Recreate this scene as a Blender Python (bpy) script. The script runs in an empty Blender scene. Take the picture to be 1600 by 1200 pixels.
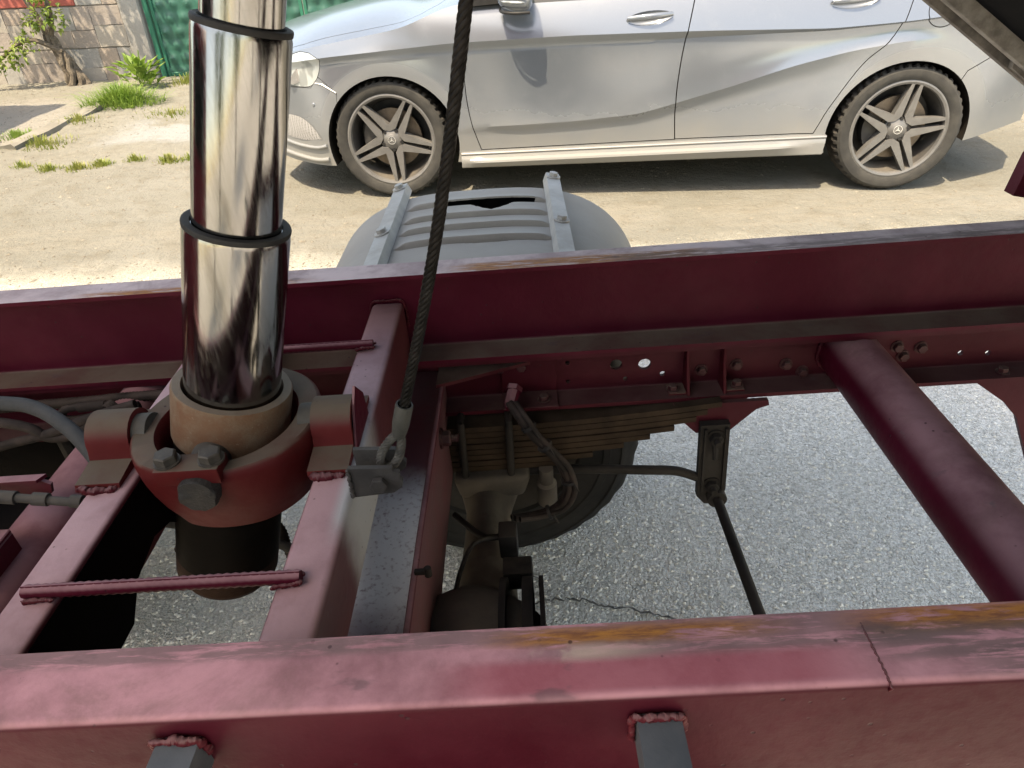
import bpy, bmesh, math, random
import numpy as np
from mathutils import Vector, Matrix, noise
from math import sin, cos, pi, radians, sqrt, atan2, exp
random.seed(7)
S = bpy.context.scene
COL = S.collection

# ------------------------------------------------------------------ camera
F_PX, TH, RH, PS, CAM_H = 1096.87, .582903, -.04593, -.0968827 + radians(4.65), 1.3053
PIT = math.asin(.03163)                      # rake of the truck frame (rear higher)
fwd = Vector((sin(PS)*cos(TH), cos(PS)*cos(TH), -sin(TH)))
rgt = Vector((cos(PS), -sin(PS), 0)); upv = rgt.cross(fwd)
r2 = cos(RH)*rgt + sin(RH)*upv; u2 = -sin(RH)*rgt + cos(RH)*upv
cam = bpy.data.cameras.new('camera'); camo = bpy.data.objects.new('camera', cam); COL.objects.link(camo)
cam.sensor_fit = 'HORIZONTAL'; cam.sensor_width = 36; cam.lens = F_PX/1600*36
cam.clip_start = .02; cam.clip_end = 2000
camo.matrix_world = Matrix(((r2.x, u2.x, -fwd.x, 0), (r2.y, u2.y, -fwd.y, 0), (r2.z, u2.z, -fwd.z, CAM_H), (0, 0, 0, 1)))
cam.dof.use_dof = False
S.camera = camo
S.render.resolution_x, S.render.resolution_y = 1024, 768

# ------------------------------------------------------------------ light
ELEV, AZ = radians(65), radians(33)          # sun stands behind the camera, a little to its left
sdir = Vector((sin(AZ)*cos(ELEV), cos(AZ)*cos(ELEV), -sin(ELEV)))   # travel of the light
W = bpy.data.worlds.new('World'); S.world = W; W.use_nodes = True
nt = W.node_tree
sky = nt.nodes.new('ShaderNodeTexSky'); sky.sky_type = 'NISHITA'; sky.sun_disc = False
sky.sun_elevation = ELEV; sky.sun_rotation = atan2(-sdir.x, -sdir.y)
sky.air_density = 1.0; sky.dust_density = 1.5; sky.ozone_density = .6
nt.nodes['Background'].inputs['Strength'].default_value = .15
nt.links.new(sky.outputs[0], nt.nodes['Background'].inputs['Color'])
sl = bpy.data.lights.new('sun', 'SUN'); sl.energy = 2.0; sl.angle = radians(.55); sl.color = (1, .97, .93)
slo = bpy.data.objects.new('sun', sl); COL.objects.link(slo)
slo.rotation_euler = sdir.to_track_quat('-Z', 'Y').to_euler(); slo.location = (-3, -6, 12)
S.view_settings.view_transform = 'Standard'; S.view_settings.look = 'None'
S.view_settings.exposure = 2.08; S.view_settings.use_white_balance = True; S.view_settings.white_balance_temperature = 9400; S.view_settings.gamma = 1

# ------------------------------------------------------------------ materials
class NB:
    """small node builder"""
    def __init__(s, name):
        s.m = bpy.data.materials.new(name); s.m.use_nodes = True
        s.t = s.m.node_tree; s.p = s.t.nodes['Principled BSDF']; s.tc = s.t.nodes.new('ShaderNodeTexCoord')
        s.co = s.tc.outputs['Object']; s._xyz = None
    def n(s, ty): return s.t.nodes.new(ty)
    def l(s, a, b): s.t.links.new(a, b)
    def put(s, sock, v):
        if isinstance(v, bpy.types.NodeSocket): s.l(v, sock)
        elif isinstance(v, tuple) and len(v) == 3 and sock.type == 'RGBA': sock.default_value = (*v, 1)
        else: sock.default_value = v
    def math(s, op, a, b=0., clamp=False):
        k = s.n('ShaderNodeMath'); k.operation = op; k.use_clamp = clamp; s.put(k.inputs[0], a); s.put(k.inputs[1], b); return k.outputs[0]
    def mix(s, f, a, b, blend='MIX'):
        k = s.n('ShaderNodeMix'); k.data_type = 'RGBA'; k.blend_type = blend
        s.put(k.inputs[0], f); s.put(k.inputs[6], a); s.put(k.inputs[7], b); return k.outputs[2]
    def noise(s, scale, detail=4, rough=.55, co=None, dist=0, vec=None):
        k = s.n('ShaderNodeTexNoise'); k.inputs['Scale'].default_value = scale; k.inputs['Detail'].default_value = detail
        k.inputs['Roughness'].default_value = rough; k.inputs['Distortion'].default_value = dist
        c = co or s.co
        if vec:
            mp = s.n('ShaderNodeMapping'); mp.inputs['Scale'].default_value = vec; s.l(c, mp.inputs[0]); c = mp.outputs[0]
        s.l(c, k.inputs['Vector']); return k.outputs['Fac']
    def vor(s, scale, feat='F1', out='Distance', co=None, rnd=1):
        k = s.n('ShaderNodeTexVoronoi'); k.feature = feat; k.inputs['Scale'].default_value = scale; k.inputs['Randomness'].default_value = rnd
        s.l(co or s.co, k.inputs['Vector']); return k.outputs[out]
    def ramp(s, v, a, b, lo=0., hi=1.):
        k = s.n('ShaderNodeMapRange'); k.interpolation_type = 'SMOOTHSTEP'; s.put(k.inputs[0], v)
        k.inputs[1].default_value = a; k.inputs[2].default_value = b; k.inputs[3].default_value = lo; k.inputs[4].default_value = hi; return k.outputs[0]
    def axis(s, i):
        if s._xyz is None: s._xyz = s.n('ShaderNodeSeparateXYZ'); s.l(s.co, s._xyz.inputs[0])
        return s._xyz.outputs[i]
    def win(s, i, a, b, c, d):
        v = s.axis(i); return s.math('MULTIPLY', s.ramp(v, a, b), s.ramp(v, c, d, 1, 0))
    def mul(s, *v):
        o = v[0]
        for k in v[1:]: o = s.math('MULTIPLY', o, k)
        return o
    def up(s, a=.3, b=.9):
        g = s.n('ShaderNodeNewGeometry'); x = s.n('ShaderNodeSeparateXYZ'); s.l(g.outputs['Normal'], x.inputs[0]); return s.ramp(x.outputs[2], a, b)
    def bump(s, h, strength=.3, dist=.01, prev=None):
        k = s.n('ShaderNodeBump'); k.inputs['Strength'].default_value = strength; k.inputs['Distance'].default_value = dist
        s.put(k.inputs['Height'], h)
        if prev: s.l(prev, k.inputs['Normal'])
        return k.outputs[0]
    def done(s, col, rough=.6, metal=0., normal=None, coat=0., spec=None):
        s.put(s.p.inputs['Base Color'], col); s.put(s.p.inputs['Roughness'], rough); s.put(s.p.inputs['Metallic'], metal)
        if normal: s.l(normal, s.p.inputs['Normal'])
        if coat: s.p.inputs['Coat Weight'].default_value = coat; s.p.inputs['Coat Roughness'].default_value = .08
        if spec is not None: s.p.inputs['Specular IOR Level'].default_value = spec
        return s.m

def simple(name, c1, c2=None, scale=12, rough=.6, metal=0., bump=.15, bscale=60, dust=None, dcol=(.30, .26, .21), world=False, bdist=.004, spec=.35):
    b = NB(name)
    if world: b.co = b.n('ShaderNodeNewGeometry').outputs['Position']
    c2 = c2 or tuple(x*.7 for x in c1)
    col = b.mix(b.ramp(b.noise(scale, 6, .6), .3, .7), c1, c2)
    rg = rough
    if dust:
        f = b.mul(b.up(.2, .95), b.ramp(b.noise(scale*.6, 5, .6), .25, .7), dust)
        col = b.mix(f, col, dcol); rg = b.math('ADD', b.math('MULTIPLY', f, .9-rough), rough)
    nrm = b.bump(b.noise(bscale, 5, .65), bump, bdist) if bump else None
    return b.done(col, rg, metal, nrm, spec=spec)

def mat_maroon(name, rail=None, dust=.85, dcol=(.37, .20, .215), base=(.058, .003, .011), rough=.48, low=None):
    """old maroon paint: faded and dusty on upward faces, paled on the rails in place of sky light, dirt specks; rail adds rubbed and rusty strips"""
    b = NB(name)
    big = b.noise(5, 5, .6); fine = b.noise(70, 4, .6)
    col = b.mix(b.ramp(big, .35, .7), base, tuple(x*1.35+.004 for x in base))
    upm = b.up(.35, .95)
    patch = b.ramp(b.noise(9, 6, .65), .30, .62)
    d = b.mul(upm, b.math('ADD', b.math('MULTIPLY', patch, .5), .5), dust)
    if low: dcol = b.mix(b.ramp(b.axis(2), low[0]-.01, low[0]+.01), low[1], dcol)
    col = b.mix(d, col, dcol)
    # brown dirt film in patches
    col = b.mix(b.mul(upm, b.ramp(b.noise(6, 7, .7, dist=.6), .50, .74), .55), col, (.13, .085, .07))
    # side faces: a faint film too
    col = b.mix(b.mul(b.ramp(b.noise(3.5, 6, .65), .5, .8), .22), col, (.075, .03, .03))
    rgh = b.math('ADD', b.math('MULTIPLY', d, .25), rough)
    rgh = b.math('ADD', rgh, b.math('MULTIPLY', b.ramp(fine, .4, .8), .12))
    if rail:
        for (x0, x1, y0, y1, kind) in rail:
            wx = b.win(0, x0-.05, x0+.03, x1-.04, x1+.05)
            warp = b.n('ShaderNodeVectorMath')
            wy = b.win(1, y0-.006, y0+.004, y1-.004, y1+.008)
            streak = b.noise(14, 7, .7, vec=(1.2, 9, 4), dist=.4)
            msk = b.mul(wx, wy, upm, b.ramp(streak, .36, .52), b.ramp(b.axis(2), .74, .76))
            if kind == 'rust':
                c = b.mix(b.ramp(b.noise(40, 5, .7, vec=(1, 6, 1)), .35, .65), (.42, .17, .035), (.20, .075, .03))
                col = b.mix(b.math('MULTIPLY', msk, .9), col, c)
            elif kind == 'bare':
                col = b.mix(b.math('MULTIPLY', msk, .65), col, (.12, .095, .09))
            elif kind == 'red':
                col = b.mix(b.math('MULTIPLY', b.mul(wx, wy, upm), .6), col, (.26, .03, .05))
            elif kind == 'tan':
                col = b.mix(b.math('MULTIPLY', b.mul(wx, wy, upm, b.ramp(b.noise(22, 5, .6), .46, .56)), .9), col, (.45, .33, .27))
    # dark specks and chips
    v = b.vor(55); r_ = b.n('ShaderNodeTexVoronoi'); r_.inputs['Scale'].default_value = 55; b.l(b.co, r_.inputs['Vector'])
    sp = b.mul(b.ramp(v, .06, .13, 1, 0), b.ramp(b.noise(8, 2), .5, .6))
    col = b.mix(b.math('MULTIPLY', sp, .75), col, (.03, .015, .018))
    chips = b.ramp(b.noise(16, 8, .72), .66, .70)
    col = b.mix(b.mul(chips, upm, .7), col, (.14, .11, .115))
    smu = b.ramp(b.noise(19, 4, .55, vec=(.7, 1.6, 1)), .64, .72); col = b.mix(b.mul(smu, upm, .55), col, (.10, .07, .075))
    # scratches
    scr = b.noise(30, 3, .5, vec=(.35, 14, 8)); scr = b.ramp(scr, .76, .79)
    col = b.mix(b.mul(scr, .18), col, (.26, .14, .14))
    h = b.math('ADD', b.math('MULTIPLY', b.noise(26, 5, .6), .6), b.math('MULTIPLY', fine, .25))
    h = b.math('SUBTRACT', h, b.math('MULTIPLY', sp, .25))
    return b.done(col, rgh, 0., b.bump(h, .35, .004), spec=.12)

M = {}
M['maroon'] = mat_maroon('maroon_paint')
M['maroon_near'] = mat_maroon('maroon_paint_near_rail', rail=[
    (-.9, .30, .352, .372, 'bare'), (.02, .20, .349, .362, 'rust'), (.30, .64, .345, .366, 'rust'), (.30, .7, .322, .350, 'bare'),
    (.05, .34, .336, .349, 'bare'), (-.02, .26, .308, .334, 'red'), (.045, .10, .337, .346, 'tan'), (.36, .7, .305, .328, 'bare')], dust=.95, dcol=(.55, .275, .305), base=(.038, .002, .0066))  # top dust paled to stand in for sky light on the rail
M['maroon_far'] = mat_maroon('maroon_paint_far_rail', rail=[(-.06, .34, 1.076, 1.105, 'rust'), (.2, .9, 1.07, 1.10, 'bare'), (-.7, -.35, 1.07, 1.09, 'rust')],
                             dust=1., dcol=(.58, .47, .47), low=(.70, (.14, .105, .085)))  # pale top dust also carries the sky light on the flange
M['maroon_dusty'] = mat_maroon('maroon_paint_dusty', dust=.9, dcol=(.17, .125, .10), base=(.055, .006, .010))
M['maroon_dark'] = mat_maroon('maroon_paint_shaded', dust=.7, dcol=(.12, .07, .065), base=(.048, .005, .010))  # copy of the maroon, darkened for the shade on the chassis rail
M['red_cast'] = mat_maroon('red_cast_paint', dust=1., dcol=(.115, .09, .068), base=(.075, .0075, .0075), rough=.5)

def mat_crossmember():
    """maroon channel with a grey overspray patch on its top"""
    b = NB('maroon_paint_grey_overspray')
    n1 = b.noise(10, 5, .6)
    base = b.mix(b.ramp(n1, .35, .7), (.12, .03, .038), (.10, .045, .048))
    yj = b.math('ADD', b.axis(1), b.math('MULTIPLY', b.math('SUBTRACT', b.noise(7, 4), .5), .12))
    spray = b.mul(b.ramp(yj, .50, .60), b.ramp(yj, .76, .86, 1, 0), b.ramp(b.axis(2), .590, .597))
    dark = b.ramp(yj, .47, .56, 1, 0)
    col = b.mix(b.math('MULTIPLY', dark, .75), base, (.055, .06, .06))
    col = b.mix(b.mul(spray, b.ramp(b.noise(160, 3), .1, .5), .95), col, (.68, .71, .71))
    col = b.mix(b.mul(b.win(2, .42, .5, .57, .594), .9), col, base)
    sp = b.mul(b.ramp(b.vor(150), .07, .13, 1, 0), b.ramp(b.noise(14, 2), .48, .62))
    col = b.mix(b.math('MULTIPLY', sp, .8), col, (.02, .018, .02))
    return b.done(col, .65, 0, b.bump(b.noise(80, 5, .6), .3, .003))
M['overspray'] = mat_crossmember()

def mat_a_member():
    b = NB('maroon_paint_box_member')
    big = b.noise(6, 5, .6)
    col = b.mix(b.ramp(big, .35, .7), (.075, .009, .014), (.10, .016, .021))
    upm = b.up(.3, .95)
    col = b.mix(b.mul(upm, b.math('ADD', b.math('MULTIPLY', b.ramp(b.noise(9, 6, .65), .3, .62), .4), .6), .85), col, (.47, .29, .305))  # dusty member tops, made paler in place of sky light
    xj = b.math('ADD', b.axis(1), b.math('MULTIPLY', b.math('SUBTRACT', b.noise(9, 4), .5), .08))
    spray = b.mul(b.ramp(xj, .54, .61), b.ramp(xj, .70, .80, 1, 0), b.ramp(b.axis(0), -.205, -.186))
    col = b.mix(b.math('MULTIPLY', spray, .9), col, (.42, .44, .44))
    sp = b.mul(b.ramp(b.vor(70), .06, .13, 1, 0), b.ramp(b.noise(11, 2), .5, .6))
    col = b.mix(b.math('MULTIPLY', sp, .7), col, (.03, .02, .02))
    col = b.mix(b.mul(b.ramp(b.noise(13, 6, .7), .60, .72), .5), col, (.13, .09, .085))
    return b.done(col, .58, 0, b.bump(b.math('ADD', b.noise(60, 5, .6), b.math('MULTIPLY', b.noise(14, 3), .5)), .3, .003))
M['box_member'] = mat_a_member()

def mat_chrome():
    b = NB('polished_chrome')
    ring = b.noise(30, 3, .5, vec=(.6, .6, 30)); ver = b.noise(60, 3, .6, vec=(6, 6, .15))
    rg = b.math('ADD', b.ramp(ver, .35, .75, .11, .21), b.math('MULTIPLY', b.ramp(ring, .62, .7), .05))
    col = b.mix(b.ramp(b.noise(9, 5, .6, vec=(4, 4, .4)), .45, .75), (.25, .247, .242), (.16, .154, .145))
    return b.done(col, rg, 1.)
M['chrome'] = mat_chrome()
def mat_rustcollar():
    b = NB('rusty_dusty_collar')
    z = b.axis(2)
    c = b.mix(b.ramp(b.noise(28, 6, .7), .3, .7), (.13, .055, .025), (.15, .10, .062))
    c = b.mix(b.mul(b.ramp(b.noise(160, 4, .6), .60, .75), .35), c, (.27, .22, .17))
    c = b.mix(b.mul(b.up(.4, .95), .7), c, (.20, .165, .125))
    return b.done(c, .78, 0, b.bump(b.noise(120, 5, .7), .5, .003))
M['rustcollar'] = mat_rustcollar()
M['rubber'] = simple('black_rubber', (.02, .02, .021), (.035, .034, .033), 30, .6, 0, .2, 90, dust=.35, dcol=(.12, .11, .10), spec=.12)
M['barrel'] = simple('black_painted_barrel', (.0035, .0032, .0034), (.007, .0055, .005), 10, .5, 0, .15, 60, spec=.02)
M['barrel_low'] = simple('scuffed_barrel_base', (.018, .010, .009), (.032, .018, .013), 14, .65, 0, .3, 60, spec=.04)
M['greymetal'] = simple('dusty_grey_steel', (.04, .038, .035), (.07, .064, .056), 25, .7, .1, .3, 110, dust=.6, dcol=(.11, .095, .077))
M['grease'] = simple('greasy_pin', (.02, .019, .0175), (.045, .04, .035), 22, .55, .1, .6, 70, bdist=.008)
M['lug'] = simple('grey_painted_lug', (.035, .032, .03), (.055, .05, .047), 30, .65, .1, .3, 120, dust=.4, dcol=(.12, .108, .095))
M['rope'] = simple('oily_steel_rope', (.007, .0065, .006), (.018, .016, .015), 60, .5, .5, .2, 200, spec=.12)
M['rope_dusty'] = simple('dusty_steel_rope', (.05, .047, .042), (.10, .094, .083), 50, .7, .2, .3, 200)
M['ferrule'] = simple('grey_ferrule', (.04, .04, .037), (.07, .069, .063), 30, .6, .3, .25, 150)
M['weld'] = mat_maroon('maroon_weld', dust=.7, dcol=(.20, .105, .108), base=(.06, .006, .010))
M['stub'] = simple('dark_grey_tube', (.07, .08, .09), (.10, .11, .12), 18, .5, .2, .15, 80, dust=.25, dcol=(.18, .19, .2))
M['hose'] = simple('grey_hydraulic_hose', (.035, .037, .037), (.055, .055, .053), 30, .7, 0, .25, 160, dust=.35, dcol=(.08, .077, .07))
M['conduit'] = simple('dusty_conduit', (.018, .016, .015), (.05, .038, .033), 30, .7, 0, .2, 100, dust=.4, dcol=(.11, .085, .075), spec=.12)
M['blackplastic'] = simple('black_plastic', (.012, .012, .014), (.025, .025, .026), 20, .5, 0, .1, 80, dust=.2, spec=.12)
M['spring'] = simple('rusty_leaf_steel', (.022, .0145, .0095), (.05, .033, .021), 16, .75, 0, .4, 60, dust=.4, dcol=(.085, .065, .05), spec=.12)
M['axle'] = simple('dusty_axle_casting', (.06, .052, .044), (.11, .095, .078), 9, .75, 0, .35, 50, dust=.6, dcol=(.23, .20, .16), spec=.12)
M['darksteel'] = simple('dirty_black_steel', (.014, .013, .012), (.032, .028, .025), 14, .65, .1, .3, 60, dust=.4, dcol=(.07, .06, .055), spec=.12)
M['trucktyre'] = simple('truck_tyre_rubber', (.010, .010, .0105), (.022, .021, .0205), 9, .75, 0, .3, 45, dust=.25, dcol=(.06, .055, .05), spec=.12)
M['fender'] = simple('grey_plastic_mudguard', (.27, .257, .236), (.31, .295, .27), 9, .62, 0, .18, 90, dust=.6, dcol=(.36, .33, .29))
M['galv'] = simple('galvanised_strap', (.36, .355, .34), (.45, .44, .42), 22, .5, .25, .2, 120, dust=.4)
M['boltsteel'] = simple('dusty_bolt_steel', (.06, .053, .046), (.10, .085, .07), 60, .6, .4, .2, 200)
M['boltpaint'] = simple('maroon_bolt', (.04, .006, .010), (.06, .02, .02), 50, .6, 0, .3, 200, dust=.5)
M['bodyunder'] = simple('black_body_underside', (.004, .0045, .0055), (.008, .008, .009), 6, .95, 0, .2, 40); M['bodyunder'].node_tree.nodes['Principled BSDF'].inputs['Specular IOR Level'].default_value = .05
M['bodyedge'] = simple('grimy_body_edge', (.20, .175, .15), (.09, .078, .068), 26, .75, 0, .5, 90, bdist=.006)
M['batten'] = simple('dusty_timber_batten', (.34, .31, .27), (.17, .15, .13), 30, .85, 0, .5, 90)
M['bodyside'] = simple('maroon_body_side', (.2, .02, .035), None, 6, .45)

# car
def mat_silver():
    b = NB('silver_car_paint')
    z = b.axis(2)
    fl = b.noise(900, 2, .5)
    col = b.mix(b.ramp(fl, .35, .65), (.180, .206, .238), (.206, .232, .264))
    zz = b.math('ADD', z, b.math('MULTIPLY', b.math('SUBTRACT', b.noise(3.5, 5, .6), .5), .25))
    dust = b.ramp(zz, .16, .56, .72, 0.)
    dust = b.math('ADD', dust, b.mul(b.ramp(b.noise(5, 6, .65), .5, .8), .12))
    # splashed dirt around the wheel arches
    for cx in (0., 2.699):
        k = b.n('ShaderNodeVectorMath'); k.operation = 'DISTANCE'; cb = b.n('ShaderNodeCombineXYZ')
        b.l(b.axis(0), cb.inputs[0]); b.l(z, cb.inputs[2]); b.l(cb.outputs[0], k.inputs[0]); k.inputs[1].default_value = (cx+.02, 0, .30)
        dust = b.math('MAXIMUM', dust, b.mul(b.ramp(k.outputs['Value'], .40, .435, 1, 0), .30))
    col = b.mix(dust, col, (.225, .215, .19))
    rg = b.math('ADD', b.math('MULTIPLY', dust, .5), .20)
    met = b.math('SUBTRACT', .55, b.math('MULTIPLY', dust, .6), clamp=True)
    b.done(col, rg, met, b.bump(b.noise(6, 2, .5), .015, .01))
    b.p.inputs['Coat Weight'].default_value = .6; b.p.inputs['Coat Roughness'].default_value = .13
    return b.m
M['silver'] = mat_silver()
M['carblack'] = simple('black_car_trim', (.012, .012, .013), (.02, .02, .02), 20, .5, 0, 0)
M['well'] = simple('black_wheel_well', (.015, .014, .013), (.035, .03, .026), 12, .85, 0, .2, 40, spec=.12)
def mat_glass():
    b = NB('dark_car_glass'); b.done((.02, .025, .024), .04, 0.); b.p.inputs['Coat Weight'].default_value = .5; return b.m
M['glass'] = mat_glass()
def mat_lamp():
    b = NB('headlamp_lens')
    c = b.mix(b.ramp(b.noise(14, 2, .5, vec=(1, 1, .6)), .45, .55), (.42, .46, .47), (.24, .27, .28))
    b.done(c, .12, .3); b.p.inputs['Coat Weight'].default_value = .6; return b.m
M['lamp'] = mat_lamp()
M['chromelamp'] = simple('bright_reflector', (.75, .77, .78), (.6, .62, .63), 20, .2, .9, 0)
M['alloy'] = simple('dusty_alloy', (0.1848, 0.183, 0.1804), (0.1452, 0.1434, 0.1408), 14, .45, .45, .1, 90, dust=.4, dcol=(0.22, 0.2112, 0.198))
M['alloyin'] = simple('grey_alloy_barrel', (0.0396, 0.0396, 0.04136), (0.066, 0.06512, 0.06336), 12, .55, .4, .1, 60, dust=.4)
M['cartyre'] = simple('dusty_car_tyre', (0.02992, 0.02992, 0.02904), (0.0528, 0.05104, 0.04664), 12, .85, 0, .3, 60)
M['cartread'] = simple('car_tyre_tread', (0.022, 0.02112, 0.02024), (0.0484, 0.044, 0.0396), 20, .85, 0, .3, 60)
M['disc'] = simple('brake_disc', (0.176, 0.1452, 0.1144), (0.1232, 0.1012, 0.0836), 30, .45, .7, 0)
def mat_grille():
    b = NB('bumper_mesh')
    v = b.vor(120, rnd=0); c = b.mix(b.ramp(v, .30, .36), (.03, .03, .03), (.30, .30, .30)); return b.done(c, .5, 0)
M['grille'] = mat_grille()

# surroundings
def mat_ground():
    b = NB('dusty_ground')
    b.co = b.n('ShaderNodeNewGeometry').outputs['Position']
    n1 = b.noise(.8, 6, .6); n2 = b.noise(6, 6, .65); n3 = b.noise(60, 4, .6); n4 = b.noise(220, 3, .6)
    sand = b.mix(b.ramp(n1, .35, .65), (.176, .171, .145), (.208, .205, .181))
    sand = b.mix(b.mul(b.ramp(n2, .45, .72), .5), sand, (.13, .114, .084))
    sand = b.mix(b.mul(b.ramp(n4, .55, .75), .4), sand, (.14, .114, .078)); sand = b.mix(b.mul(b.ramp(n3, .5, .75), .5), sand, (.25, .235, .196))
    yk_ = b.math('ADD', b.axis(1), b.math('MULTIPLY', b.math('SUBTRACT', b.noise(1.1, 5, .6), .5), .5))
    sand = b.mix(b.mul(b.ramp(yk_, 4.7, 5.1), b.ramp(b.noise(9, 6, .7), .3, .7), .55), sand, (.245, .236, .20))      # loose soil past the wheel rut
    trk = b.math('MULTIPLY', b.ramp(yk_, 3.25, 3.4), b.ramp(yk_, 3.6, 3.75, 1, 0)); sand = b.mix(b.mul(trk, b.ramp(b.noise(3, 5, .7, vec=(1, 6, 1)), .35, .65), .4), sand, (.25, .23, .19))
    # bleached chalky patch
    wx = b.mul(b.win(0, -3.4, -2.9, -1.6, -.8), b.win(1, 5.3, 5.6, 6.0, 6.5), b.ramp(b.noise(2.5, 5, .7), .38, .55))
    sand = b.mix(b.mul(wx, .85), sand, (.275, .288, .288))
    # grass-stained soil
    # asphalt with pale chips under the truck, sand blown over its rim; both lightened against the shade
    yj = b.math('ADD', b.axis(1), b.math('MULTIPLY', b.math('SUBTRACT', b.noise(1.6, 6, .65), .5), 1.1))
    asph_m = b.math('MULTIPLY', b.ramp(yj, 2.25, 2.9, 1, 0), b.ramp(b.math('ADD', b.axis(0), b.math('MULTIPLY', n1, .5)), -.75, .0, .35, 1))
    dn = b.n('ShaderNodeTexNoise'); dn.inputs['Scale'].default_value = 150; dn.inputs['Detail'].default_value = 3; b.l(b.co, dn.inputs['Vector'])
    dv = b.n('ShaderNodeVectorMath'); dv.operation = 'MULTIPLY_ADD'; b.l(dn.outputs['Color'], dv.inputs[0]); dv.inputs[1].default_value = (.011, .011, .011); b.l(b.co, dv.inputs[2])
    cell = b.n('ShaderNodeTexVoronoi'); cell.inputs['Scale'].default_value = 125; b.l(dv.outputs[0], cell.inputs['Vector'])
    sx = b.n('ShaderNodeSeparateXYZ'); b.l(cell.outputs['Color'], sx.inputs[0])
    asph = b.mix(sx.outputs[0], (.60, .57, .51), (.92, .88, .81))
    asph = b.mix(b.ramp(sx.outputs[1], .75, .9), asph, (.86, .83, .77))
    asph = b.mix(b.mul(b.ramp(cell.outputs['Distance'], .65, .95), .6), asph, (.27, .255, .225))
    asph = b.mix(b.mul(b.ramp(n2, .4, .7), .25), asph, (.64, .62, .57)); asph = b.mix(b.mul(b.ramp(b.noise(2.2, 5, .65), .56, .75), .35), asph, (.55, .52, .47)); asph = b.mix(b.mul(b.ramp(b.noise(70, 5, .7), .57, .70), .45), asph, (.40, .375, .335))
    edge = b.mix(sx.outputs[2], (.50, .475, .405), (.74, .71, .62))
    edge = b.mix(b.mul(b.ramp(cell.outputs['Distance'], .60, .95), .6), edge, (.27, .24, .19))
    near = b.ramp(yj, 2.6, 3.3, 1, 0)
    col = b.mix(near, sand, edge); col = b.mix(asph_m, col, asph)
    # worn grey path beyond the kerb
    pth = b.mul(b.ramp(b.axis(0), -4.0, -3.86, 1, 0), b.ramp(yj, 4.2, 4.8), b.ramp(yj, 7.0, 7.5, 1, 0))
    pcol = b.mix(b.ramp(n3, .4, .7), (.27, .255, .235), (.36, .33, .29))
    col = b.mix(b.mul(pth, .5), col, pcol)
    h = b.math('ADD', b.math('MULTIPLY', b.ramp(cell.outputs['Distance'], .1, .8, 1, 0), b.math('ADD', b.math('MULTIPLY', near, .85), .15)), b.math('MULTIPLY', n3, .8))
    h = b.math('ADD', h, b.math('MULTIPLY', n4, .8))
    nr = b.bump(h, .8, .008); nr = b.bump(b.noise(22, 5, .65), .5, .02, nr); nr = b.bump(n2, .6, .04, nr)
    return b.done(col, .95, 0, nr, spec=.2)
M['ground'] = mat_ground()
M['pebble'] = simple('pale_pebbles', (0.264, 0.2464, 0.2068), (0.1408, 0.1232, 0.0968), 7, .9, 0, .2, 80)
M['chip'] = simple('pale_stone_chips', (.62, .595, .54), (.86, .83, .76), 40, .9, 0, .2, 120)
M['crack'] = simple('crack_dirt', (.09, .087, .08), (.16, .15, .135), 60, .95, 0, .4, 120)
M['kerb'] = simple('concrete_kerb', (0.2376, 0.2244, 0.1936), (0.176, 0.1654, 0.1408), 7, .9, 0, .4, 60)
STONE = [simple('pink_stone', (0.3168, 0.2816, 0.2552), (0.286, 0.2508, 0.2244), 5, .9, 0, .5, 30, bdist=.012),
         simple('cream_stone', (0.352, 0.3256, 0.2904), (0.3168, 0.2904, 0.2552), 5, .9, 0, .5, 30, bdist=.012),
         simple('grey_stone', (0.3168, 0.3098, 0.2948), (0.2816, 0.2746, 0.2596), 6, .9, 0, .5, 30, bdist=.012),
         simple('peach_stone', (0.3256, 0.2728, 0.2288), (0.308, 0.264, 0.2288), 5, .9, 0, .6, 30, bdist=.012)]
M['mortar'] = simple('wall_mortar', (0.3696, 0.3432, 0.308), (0.3344, 0.308, 0.2728), 5, .95, 0, .3, 60)
M['redpaint'] = simple('red_wall_paint', (0.4048, 0.1056, 0.0836), (0.352, 0.0968, 0.0792), 5, .8, 0, .3, 40)
M['plaster'] = simple('pale_plaster', (0.4048, 0.3696, 0.3256), (0.352, 0.3168, 0.2728), 3, .9, 0, .3, 50)
def mat_gate():
    b = NB('green_gate_paint')
    c = b.mix(b.ramp(b.noise(4, 6, .6), .35, .7), (.016, .085, .062), (.022, .115, .085))
    c = b.mix(b.mul(b.ramp(b.noise(3, 6, .7), .52, .75), .25), c, (.14, .17, .15))
    return b.done(c, .45, 0, b.bump(b.noise(40, 4), .1, .004))
M['gate'] = mat_gate()
M['gateframe'] = simple('bright_green_frame', (.015, .15, .095), (.02, .12, .08), 6, .4, 0, .1, 40)
def mat_leaf(name, c1, c2, tr=.35):
    b = NB(name)
    b.co = b.n('ShaderNodeNewGeometry').outputs['Position']
    c = b.mix(b.ramp(b.noise(9, 3, .6), .35, .65), c1, c2)
    b.done(c, .55)
    t = b.n('ShaderNodeBsdfTranslucent'); b.put(t.inputs[0], c); mx = b.n('ShaderNodeMixShader'); mx.inputs[0].default_value = tr
    out = b.t.nodes['Material Output']; b.l(b.p.outputs[0], mx.inputs[1]); b.l(t.outputs[0], mx.inputs[2]); b.l(mx.outputs[0], out.inputs[0])
    return b.m
M['grass'] = mat_leaf('grass_blades', (0.132, 0.2464, 0.0396), (0.2112, 0.3168, 0.066))
M['drygrass'] = mat_leaf('yellowing_grass', (0.2112, 0.2728, 0.0528), (0.2992, 0.308, 0.0968))
M['leaf'] = mat_leaf('vine_leaves', (0.132, 0.22, 0.0352), (0.2376, 0.308, 0.0704))
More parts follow.
